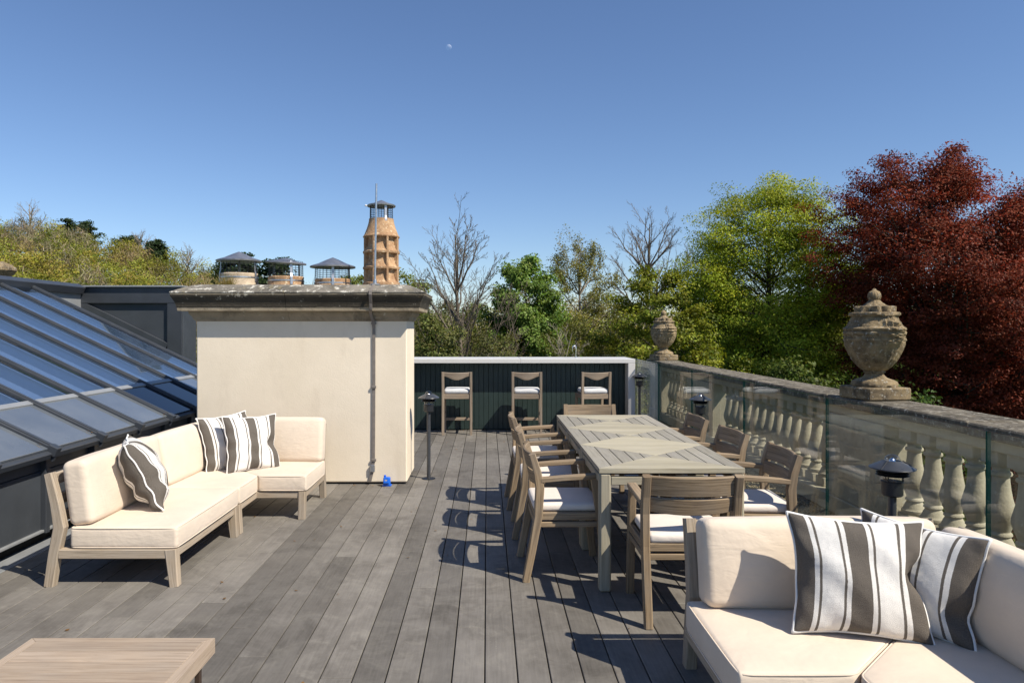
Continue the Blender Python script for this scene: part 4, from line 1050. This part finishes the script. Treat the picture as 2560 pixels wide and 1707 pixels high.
# ================================================================== TREES AND SKY
random.seed(23); rng = np.random.default_rng(23)
def leaf_cloud(C, per, size, spread, col, up=.5, var=.25, aspect=.55, clump_var=.3, outn=None, elong=None, ball=.55):
    "C (n,3) clump centres -> verts, quads, colours of diamond leaves"
    n = len(C); N = n * per
    g = rng.normal(size=(N, 3)); q = np.linalg.norm(g, axis=1, keepdims=True); g *= np.minimum(1, 1.75 / q)
    P = np.repeat(C, per, 0) + g * np.array(spread) * np.repeat(rng.uniform(.6, 1.25, (n, 1)), per, 0)
    nrm = rng.normal(size=(N, 3)) * .62 + g / np.maximum(1e-6, np.linalg.norm(g, axis=1, keepdims=True)) * ball
    if outn is not None: nrm += np.repeat(outn, per, 0) * .9
    nrm[:, 2] = np.where(nrm[:, 2] < -.3, -nrm[:, 2], nrm[:, 2]) + up * .6; nrm /= np.linalg.norm(nrm, axis=1, keepdims=True)
    t = rng.normal(size=(N, 3)) if elong is None else rng.normal(size=(N, 3)) * .5 + np.array(elong)
    t -= nrm * (t * nrm).sum(1, keepdims=True); t /= np.linalg.norm(t, axis=1, keepdims=True)
    b = np.cross(nrm, t); s = size * rng.uniform(.6, 1.35, (N, 1)); w = s * aspect
    V = np.stack([P - t * s, P + b * w, P + t * s, P - b * w], 1).reshape(-1, 3)
    Fc = np.arange(N * 4).reshape(-1, 4)
    col = np.array(col)
    if col.ndim == 1: col = np.repeat(col[None], n, 0)
    cc = np.repeat(col * rng.uniform(1 - clump_var, 1 + clump_var, (n, 1)), per, 0) * rng.uniform(1 - var, 1 + var, (N, 1))
    cc = cc * (1 + rng.normal(size=(N, 3)) * .06)
    return V, Fc, np.repeat(np.clip(cc, .002, 1), 4, 0)
def tubes(paths, name, mat, parent):
    "paths: list of (points, radii); one branch mesh"
    V = []; Fc = []
    for pts, rad in paths:
        n = 7 if rad[0] > .12 else (5 if rad[0] > .04 else 3); o_ = len(V); ref = Vector((.3, .2, 1)).normalized()
        m = len(pts)
        for i in range(m):
            t = (pts[min(i + 1, m - 1)] - pts[max(i - 1, 0)])
            if t.length < 1e-6: t = Vector((0, 0, 1))
            t.normalize(); a = t.cross(ref)
            if a.length < .1: a = t.cross(Vector((1, 0, 0)))
            a.normalize(); b = t.cross(a)
            for k in range(n):
                q = 6.28318 * k / n; V.append(pts[i] + (a * math.cos(q) + b * math.sin(q)) * rad[i])
        for i in range(m - 1):
            for k in range(n):
                l = (k + 1) % n; Fc.append((o_ + i * n + k, o_ + i * n + l, o_ + (i + 1) * n + l, o_ + (i + 1) * n + k))
    return np_mesh(name, np.array([tuple(v) for v in V]), np.array(Fc), mat, parent=parent, smooth=True)
def bez(a, b, c, n=5): return [a * (1 - t) ** 2 + b * 2 * t * (1 - t) + c * t * t for t in [k / (n - 1) for k in range(n)]]
def rvec(s): return Vector((random.gauss(0, s), random.gauss(0, s), random.gauss(0, s)))

def leafy(name, label, pxc, D, ytop, profile, col, nl=60, ns=7, per=150, size=.11, spread=(.5, .5, .2), rise=40, mat=None, bark=None, up=.5, trunk_r=.35, lean=0, group=None, cvar=.3, col2=None, clump_at=(.55, 1.0), droop=.0, gz=None):
    x0, y0 = pX(pxc, D), D; z0 = ground_z(x0, y0) if gz is None else gz; Ht = pz(ytop, D) - z0
    t = thing(name, label, 'tree', (x0, y0, z0), 0, group)
    hs = [p[0] for p in profile]; rs_ = [p[1] for p in profile]
    Rr = lambda z: float(np.interp(z / Ht, hs, rs_))
    ph = [random.random() * 6 for _ in range(4)]
    paths = []; tp = [Vector((lean * (k / 8) ** 2 + random.gauss(0, .08), random.gauss(0, .08), Ht * .9 * k / 8)) for k in range(9)]
    trunk_at = lambda z: tp[0].lerp(tp[-1], 0) if z <= 0 else tp[min(7, int(z / (Ht * .9) * 8))].lerp(tp[min(8, int(z / (Ht * .9) * 8) + 1)], (z / (Ht * .9) * 8) % 1)
    paths.append((tp, [trunk_r * (1 - .93 * (k / 8)) + .01 for k in range(9)]))
    C = []; zz = np.linspace(.02, 1, 400); wgt = np.array([Rr(q * Ht) + .25 for q in zz]) * (zz > hs[0] * .98); cum = np.cumsum(wgt) / wgt.sum()
    for i in range(nl):
        zt = Ht * float(np.interp((i + random.random()) / nl, cum, zz)); az = i * 2.39996 + random.gauss(0, .3)
        r = Rr(zt) * random.uniform(.72, 1.08) * (1 + .13 * math.sin(az * 2 + ph[0] + zt * .5) + .10 * math.sin(az * 5 + ph[1] + zt * .9))
        end = trunk_at(min(zt, Ht * .88)); end = Vector((end.x + r * math.cos(az), end.y + r * math.sin(az), zt))
        rs2 = math.tan(R(rise)) * r * random.uniform(.7, 1.2); sz = max(Ht * .08, min(zt - rs2, Ht * .86)); st_ = trunk_at(sz)
        mid = st_.lerp(end, .5) + Vector((0, 0, -.10 * r + droop * r * .5)) + rvec(.12 * r * .5)
        L = bez(st_, mid, end, 6); r0 = max(.02, trunk_r * .32 * (1 - sz / Ht) + .018)
        paths.append((L, [r0 * (1 - .85 * k / 5) for k in range(6)]))
        for j in range(ns):
            f = clump_at[0] * .6 + (1 - clump_at[0] * .6) * (j + random.random()) / ns; q = f * 5; p = L[min(4, int(q))].lerp(L[min(5, int(q) + 1)], q % 1)
            out = Vector((math.cos(az), math.sin(az), 0)); sl = r * random.uniform(.16, .34) + .25
            d = (out * random.uniform(.2, 1) + Vector((-out.y, out.x, 0)) * random.choice((-1, 1)) * random.uniform(.3, 1) + Vector((0, 0, random.gauss(.18 - droop, .3)))).normalized()
            e = p + d * sl; paths.append(([p, p.lerp(e, .5) + Vector((0, 0, -.04 * sl)), e], [r0 * .3, r0 * .2, .008])); C.append(e)
            if f > clump_at[0]: C.append(p.lerp(e, .4))
    C = np.array([tuple(c) for c in C])
    cols = np.array(col)[None].repeat(len(C), 0)
    if col2 is not None:
        k = np.clip(rng.normal(.5, .35, (len(C), 1)), 0, 1); cols = cols * (1 - k) + np.array(col2)[None] * k
    tubes(paths, 'trunk', bark or M_BARK_DARK, t)
    ax_ = np.stack([np.interp(C[:, 2], [q.z for q in tp], [q.x for q in tp]), np.interp(C[:, 2], [q.z for q in tp], [q.y for q in tp]), C[:, 2] - .5], 1)
    on = C - ax_; on /= np.maximum(.3, np.linalg.norm(on, axis=1, keepdims=True))
    V, Fc, cc = leaf_cloud(C, per, size, spread, cols, up, clump_var=cvar, outn=on * .6)
    np_mesh('crown', V, Fc, mat or M_LEAF, cc, t); return t

def bare(name, label, pxc, D, ytop, profile, limbs=12, kids=(7, 6, 5), rise=58, bark=None, leaf=None, lean=0, seed=1, group=None, r0=.28, fork=.12, up=.12):
    "leafless tree: limbs reach an envelope, three finer orders of twigs on each"
    random.seed(seed); x0, y0 = pX(pxc, D), D; z0 = ground_z(x0, y0); Ht = pz(ytop, D) - z0
    t = thing(name, label, 'tree', (x0, y0, z0), 0, group); paths = []; tips = []
    hs = [p[0] for p in profile]; rs_ = [p[1] for p in profile]
    def order(P, r, lev):
        n = len(P) - 1; L = sum((P[i + 1] - P[i]).length for i in range(n))
        if lev >= len(kids): tips.append(P[-1]); return
        K = kids[lev]
        for j in range(K):
            f = .22 + .76 * (j + random.random()) / K; i = min(n - 1, int(f * n)); p = P[i].lerp(P[i + 1], f * n - i); d = (P[i + 1] - P[i]).normalized()
            ax = d.orthogonal().normalized(); ax.rotate(Matrix.Rotation(random.random() * 6.283, 3, d).to_quaternion())
            d2 = (d * random.uniform(.7, 1) + ax * random.uniform(.45, .85) + Vector((0, 0, up))).normalized(); l2 = L * random.uniform(.26, .46) * (1.12 - .5 * f)
            e = p + d2 * l2; m = p.lerp(e, .5) + rvec(.07 * l2); e = e + Vector((0, 0, .08 * l2)) + rvec(.05 * l2)
            r2 = max(.0115, r * (.50 - .22 * f)); Q = bez(p, m, e, 4); paths.append((Q, [r2, r2 * .8, r2 * .6, max(.006, r2 * .35)])); order(Q, r2, lev + 1)
    T = [Vector((lean * (k / 7) ** 1.5 + random.gauss(0, .10), random.gauss(0, .10), Ht * .93 * k / 7)) for k in range(8)]; paths.append((T, [r0 * (1 - .93 * k / 7) + .012 for k in range(8)])); order(T[3:], r0 * .35, 0)
    for i in range(limbs):
        zt = Ht * (hs[0] + (.97 - hs[0]) * ((i + random.random()) / limbs) ** .75); az = i * 2.39996 + random.gauss(0, .3); r = float(np.interp(zt / Ht, hs, rs_)) * random.uniform(.75, 1.0)
        sz = max(Ht * fork * random.uniform(.7, 1.3), min(zt - math.tan(R(rise)) * r, Ht * .75)); q = sz / (Ht * .93) * 7; k = min(6, int(q)); st_ = T[k].lerp(T[k + 1], q - k)
        end = Vector((lean * (zt / Ht) ** 1.5 + r * math.cos(az), r * math.sin(az), zt)); mid = st_.lerp(end, .5) + Vector((math.cos(az), math.sin(az), -.3)) * (.10 * r) + rvec(.06 * r)
        L = bez(st_, mid, end, 6); L = [L[0]] + [q + rvec(.012 * (end - st_).length) for q in L[1:]]; rr = r0 * random.uniform(.32, .5) * (1.1 - .6 * sz / Ht)
        paths.append((L, [rr * (1 - .86 * k / 5) for k in range(6)])); order(L, rr * .8, 0)
    tubes(paths, 'trunk', bark or M_BARK, t)
    if leaf is not None:
        C = np.array([tuple(q) for q in tips]); V, Fc, cc = leaf_cloud(C, leaf[1], leaf[2], (leaf[3],) * 3, leaf[0], .2); np_mesh('crown', V, Fc, M_LEAF, cc, t)
    return t

# copper beech and bright beech on the right
leafy('copper_beech', 'huge copper beech with dark red foliage at the right edge', 2425, 38, 386,
      [(.03, 3.6), (.15, 4.2), (.35, 4.4), (.50, 4.5), (.62, 5.3), (.75, 5.3), (.85, 4.8), (.92, 4.0), (.97, 2.8), (1, 1.0)], (.130, .028, .015), lean=-2.4, nl=210, ns=9, per=140, size=.066, spread=(.46, .46, .25), rise=42, mat=M_LEAF_RED, trunk_r=.5, col2=(.205, .050, .023), cvar=.42)
leafy('beech_tree', 'tall beech in bright yellow-green spring leaf left of copper beech', 1918, 45, 442,
      [(.03, 5.5), (.2, 6.0), (.4, 5.6), (.52, 4.6), (.66, 4.9), (.76, 4.9), (.86, 3.9), (.93, 2.8), (.98, 1.5), (1, .5)], (.39, .41, .032), nl=200, ns=9, per=120, size=.066, spread=(.58, .58, .24), rise=40, trunk_r=.42, col2=(.21, .28, .024), cvar=.35)
leafy('beech_tree', 'olive green beech behind the far stone urn', 1640, 36, 636,
      [(.04, 4.0), (.25, 4.4), (.5, 3.6), (.7, 2.9), (.86, 1.9), (.95, 1.0), (1, .4)], (.22, .23, .024), nl=70, ns=8, per=90, size=.075, spread=(.36, .36, .16), rise=30, trunk_r=.28, col2=(.12, .15, .016), cvar=.4)
leafy('yew_tree', 'dark green tree filling the gap left of the bright beech', 1770, 50, 668,
      [(.03, 4.2), (.3, 4.4), (.6, 3.6), (.85, 2.2), (1, .5)], (.045, .075, .014), nl=45, ns=7, per=80, size=.12, spread=(.5, .5, .25), trunk_r=.3, col2=(.075, .10, .02))
leafy('young_tree', 'thin yellow-green tree glimpsed between the two beeches', 2112, 58, 640,
      [(.05, 3.6), (.4, 3.6), (.7, 3.0), (.9, 1.8), (1, .5)], (.20, .215, .05), nl=38, ns=6, per=50, size=.13, spread=(.6, .6, .25), trunk_r=.22)
leafy('laurel_bush', 'dark laurel below the big stone urn', 2205, 31, 950,
      [(.0, 3.6), (.4, 3.8), (.8, 2.4), (1, .6)], (.04, .075, .014), nl=42, ns=7, per=75, size=.085, spread=(.38, .38, .22), trunk_r=.15, col2=(.10, .13, .03))
leafy('laurel_bush', 'dark shrub under the bright beech above the coping', 1960, 33, 880,
      [(.0, 3.6), (.4, 4.0), (.8, 2.6), (1, .6)], (.05, .085, .014), nl=42, ns=7, per=75, size=.085, spread=(.4, .4, .22), trunk_r=.15, col2=(.11, .135, .025))
# middle distance
leafy('horse_chestnut', 'dense fresh green chestnut in the centre background', 1312, 46, 632,
      [(.03, 2.5), (.2, 2.6), (.4, 2.2), (.55, 2.35), (.7, 2.5), (.85, 1.9), (.95, 1.0), (1, .4)], (.10, .185, .022), nl=80, ns=8, per=85, size=.095, spread=(.36, .36, .24), rise=35, trunk_r=.3, col2=(.20, .27, .07), cvar=.35)
bare('bare_tree', 'tall leafless tree with upright stems just right of chimney', 1165, 41, 532, [(.30, 3.6), (.5, 4.0), (.7, 3.6), (.88, 2.3), (1, .5)], limbs=30, kids=(7, 6, 5), rise=60, bark=M_BARK, seed=4, r0=.25, fork=.14, lean=-.7, up=.16)
bare('oak_tree', 'pale branching oak barely in leaf right of the chestnut', 1448, 53, 592, [(.35, 3.2), (.6, 3.6), (.82, 2.8), (1, .7)], limbs=20, kids=(7, 6, 4), rise=38, bark=M_BARK_PALE, seed=9, r0=.26, fork=.3, leaf=((.22, .21, .05), 7, .065, .22))
bare('bare_tree', 'big leafless tree rising behind the olive green beech', 1622, 62, 518, [(.45, 4.6), (.65, 5.4), (.82, 4.4), (.94, 2.6), (1, .8)], limbs=22, kids=(7, 6, 5), rise=48, bark=M_BARK, seed=14, r0=.38, fork=.3)
bare('bare_tree', 'leaning leafless pale sapling at the centre above the bar', 1392, 36, 792, [(.3, 1.3), (.6, 1.7), (.85, 1.2), (1, .3)], limbs=10, kids=(6, 5, 3), rise=30, bark=M_BARK_PALE, seed=18, r0=.10, fork=.2, lean=.6)
leafy('young_tree', 'light green small tree just right of the tall pot', 1025, 60, 652,
      [(.1, 2.6), (.5, 2.6), (.8, 1.7), (1, .4)], (.17, .20, .04), nl=34, ns=6, per=34, size=.12, spread=(.5, .5, .25), trunk_r=.16)
leafy('young_tree', 'light green small tree behind the pointed cowl', 890, 66, 660,
      [(.1, 2.2), (.5, 2.6), (.8, 1.9), (1, .4)], (.17, .20, .045), nl=30, ns=6, per=30, size=.13, spread=(.5, .5, .25), trunk_r=.16)
leafy('holly_bush', 'dark green bush at the foot of the tall leafless tree', 1098, 36, 772,
      [(.0, 1.9), (.5, 1.9), (.8, 1.3), (1, .4)], (.06, .085, .016), nl=42, ns=7, per=60, size=.075, spread=(.3, .3, .22), trunk_r=.12, col2=(.20, .20, .07), cvar=.45)
leafy('olive_shrub', 'twiggy olive brown thicket between bare tree and chestnut', 1228, 38, 800,
      [(.0, 2.2), (.5, 2.0), (.85, 1.4), (1, .4)], (.12, .105, .036), nl=44, ns=8, per=42, size=.06, spread=(.34, .34, .26), trunk_r=.1, bark=M_BARK_PALE, col2=(.10, .125, .03))
leafy('olive_shrub', 'yellow olive thicket below the pale oak', 1440, 39, 790,
      [(.0, 3.0), (.5, 2.8), (.85, 1.8), (1, .4)], (.14, .135, .03), nl=54, ns=8, per=48, size=.065, spread=(.36, .36, .26), trunk_r=.1, bark=M_BARK_PALE, col2=(.10, .12, .026))
leafy('olive_shrub', 'brown green thicket beside the chimney corner', 1010, 40, 760,
      [(.0, 2.2), (.5, 2.2), (.85, 1.5), (1, .4)], (.11, .12, .03), nl=44, ns=8, per=42, size=.07, spread=(.34, .34, .26), trunk_r=.1, col2=(.14, .13, .04))
for k, (p, dd, yt, lab) in enumerate(((1330, 60, 745, 'green undergrowth behind the chestnut trunk'), (1560, 56, 740, 'green undergrowth left of the olive beech'), (1150, 58, 735, 'green undergrowth behind the tall leafless tree'))):
    leafy('undergrowth_bush', lab, p, dd, yt, [(.0, 4.2), (.5, 4.0), (.85, 2.4), (1, .4)], (.085, .105, .022), nl=44, ns=7, per=50, size=.11, spread=(.5, .5, .35), trunk_r=.12, col2=(.14, .14, .04))

# dark pines and bare crowns that stand out on the left hill
for k, (p, dd, yt, hw_, lab) in enumerate(((192, 178, 548, 5.0, 'broad dark pine standing out on the hilltop far left'), (325, 176, 590, 3.6, 'flat topped dark pine on the hillside skyline'), (388, 172, 600, 2.4, 'small dark pine right of the flat topped one'), (600, 120, 630, 3.4, 'dark pine peeping over the left cowl'), (690, 105, 640, 3.0, 'dark layered pine between the two left cowls'))):
    leafy('pine_tree', lab, p, dd, yt, [(.35, hw_ * .5), (.5, hw_ * .95), (.7, hw_), (.85, hw_ * .8), (.95, hw_ * .5), (1, .5)], (.022, .042, .014), nl=30, ns=6, per=36, size=.26, spread=(.7, .7, .22), trunk_r=.3, rise=12, col2=(.035, .055, .02), group='dark pines on the hill')
bare('bare_tree', 'leafless grey tree on the hilltop at far left', 75, 182, 500, [(.35, 5.0), (.6, 5.8), (.82, 4.4), (1, .8)], limbs=14, kids=(7, 6, 4), rise=50, bark=M_BARK_PALE, seed=31, r0=.5, fork=.2)
bare('bare_tree', 'leafless tree on the skyline left of the cowls', 352, 172, 575, [(.35, 4.5), (.6, 5.2), (.82, 4.0), (1, .8)], limbs=14, kids=(7, 6, 4), rise=50, bark=M_BARK_PALE, seed=33, r0=.5, fork=.2)
bare('bare_tree', 'small leafless tree on the slope near the chimney', 470, 160, 612, [(.35, 3.6), (.6, 4.2), (.82, 3.2), (1, .8)], limbs=14, kids=(7, 6, 4), rise=50, bark=M_BARK_PALE, seed=35, r0=.45, fork=.2)

leafy('copper_beech', 'second copper beech crown filling the right edge behind the first', 2640, 46, 470,
      [(.03, 5.0), (.3, 6.0), (.6, 6.0), (.8, 4.6), (.93, 2.6), (1, .8)], (.12, .027, .015), nl=110, ns=8, per=80, size=.095, spread=(.5, .5, .26), rise=42, mat=M_LEAF_RED, trunk_r=.4, col2=(.19, .047, .023), cvar=.4)
# leaf litter blown onto the deck and the eaves
random.seed(77); V = []; Fc = []
for k in range(150):
    if k < 110:
        x, y, z = random.uniform(-3.0, 2.2), random.uniform(3.2, 11), .004
        if k % 3 == 0: x, y = random.choice(((random.uniform(-1.5, -.85), 7.24), (random.uniform(-3.1, -2.8), random.uniform(4, 7)), (random.uniform(-1, 2), 11.1)))
        if CX0 - .05 < x < CX1 + .05 and y > 7.25 and y < 8.1: y = 7.22
    else: f = random.choice(raft[3:]); x, y, z = XE - random.uniform(-.02, .12), f + random.choice((-.045, .045)), 0; z = ZE + (XE - x) * SL + .02
    a = random.random() * 6.28; L, w_ = random.uniform(.008, .018), random.uniform(.004, .009); o_ = len(V); c_, s_ = math.cos(a), math.sin(a)
    for q, r in ((-L, 0), (0, -w_), (L, 0), (0, w_)): V.append((x + q * c_ - r * s_, y + q * s_ + r * c_, z + random.uniform(0, .006)))
    Fc.append((o_, o_ + 1, o_ + 2, o_ + 3))
cc = np.repeat(np.array([(.26, .14, .05)]) * rng.uniform(.5, 1.5, (150, 1)), 4, 0)
o = np_mesh('leaf_litter', np.array(V), np.array(Fc), M_LEAF, cc); tag(o, 'scattered dry brown leaf litter on the deck and eaves', 'leaf litter', kind='stuff')

# far woodland as one mass
def woodland():
    pal = np.array([(.31, .30, .045), (.25, .26, .045), (.17, .20, .035), (.29, .235, .055), (.15, .13, .05), (.27, .23, .15), (.24, .185, .10)])
    C = []; Kc = []; tw = []; twc = []; On = []
    def crown(x, y, r, h, kind):
        z = ground_z(x, y); n = 64; v = rng.uniform(.7, 1.2)
        u = rng.normal(size=(n, 3)); u[:, 2] = np.abs(u[:, 2]) - .25; u /= np.linalg.norm(u, axis=1, keepdims=True); u *= rng.uniform(.72, 1.0, (n, 1))
        lob = 1 + .22 * np.sin(np.arctan2(u[:, 1], u[:, 0]) * 3 + rng.uniform(0, 6))
        c = np.stack([x + u[:, 0] * r * lob, y + u[:, 1] * r * lob, z + h * .5 + u[:, 2] * h * .5], 1)
        
        if kind < 5: On.append(u)
        if kind >= 5: tw.append(c); twc.append(np.repeat(pal[kind][None] * v, n, 0))
        else: C.append(c); Kc.append(np.repeat(pal[kind][None] * v, n, 0))
    for _ in range(330):
        p = rng.uniform(-380, 760); Dr = ridge_d(p); d = rng.uniform(.50, 1.04) * Dr
        crown(pX(p, d), d, rng.uniform(2.8, 5.2), rng.uniform(6.5, 11), rng.choice(7, p=[.25, .22, .18, .11, .08, .11, .05]))
    for _ in range(110):
        p = rng.uniform(2950, 5600) if _ % 3 else rng.uniform(-1500, -380); d = rng.uniform(.62, 1.0) * ridge_d(p)
        crown(pX(p, d), d, rng.uniform(3.5, 5.5), rng.uniform(8, 12), rng.choice(7, p=[.2, .22, .2, .1, .1, .1, .08]))
    for _ in range(170):
        p = rng.uniform(700, 2950); Dr = ridge_d(p); d = rng.uniform(.74, 1.0) * Dr
        crown(pX(p, d), d, rng.uniform(3.0, 5.0), rng.uniform(7, 10), rng.choice(7, p=[.16, .2, .2, .1, .1, .16, .08]))
    C = np.concatenate(C); Kc = np.concatenate(Kc)
    V, Fc, cc = leaf_cloud(C, 18, .19, (.66, .66, .52), Kc, .4, var=.14, clump_var=.18, outn=np.concatenate(On), ball=.25)
    w = np_mesh('woodland', V, Fc, M_LEAF, cc); tag(w, 'mixed spring woodland covering the hillside behind', 'woodland', kind='stuff')
    tw = np.concatenate(tw); twc = np.concatenate(twc)
    V, Fc, cc = leaf_cloud(tw, 13, .8, (.8, .8, .7), twc, -.3, aspect=.06, elong=(0, 0, .9)); w2 = np_mesh('twigs', V, Fc, M_TWIG, cc, w); w2['kind'] = 'stuff'
woodland()

# daytime moon
def moon():
    t = NT('pale_moon'); co = t.coord('Object'); a = t.noise(co, .05, 4, .6)
    d = t.n('BsdfDiffuse'); t.l(t.ramp(a, [(.35, (.07, .07, .072)), (.65, (.16, .16, .16))]), d.inputs[0])
    tr = t.n('BsdfTransparent'); ad = t.n('AddShader'); t.l(d.outputs[0], ad.inputs[0]); t.l(tr.outputs[0], ad.inputs[1])
    g = t.n('NewGeometry'); mx = t.n('MixShader'); t.l(g.outputs['Backfacing'], mx.inputs[0]); t.l(ad.outputs[0], mx.inputs[1]); t.l(tr.outputs[0], mx.inputs[2]); t.l(mx.outputs[0], t.out.inputs[0])
    D = 4200; r = 7.2 * D / F; m = MB(); m.lathe([(max(.01, r * math.cos(R(q))), r * math.sin(R(q))) for q in range(-90, 91, 10)], 32)
    o = m.build('moon', t.m, None, 180, loc=(pX(1122, D), D, pz(119, D))); tag(o, 'pale half moon high in the clear blue sky', 'moon')
moon()
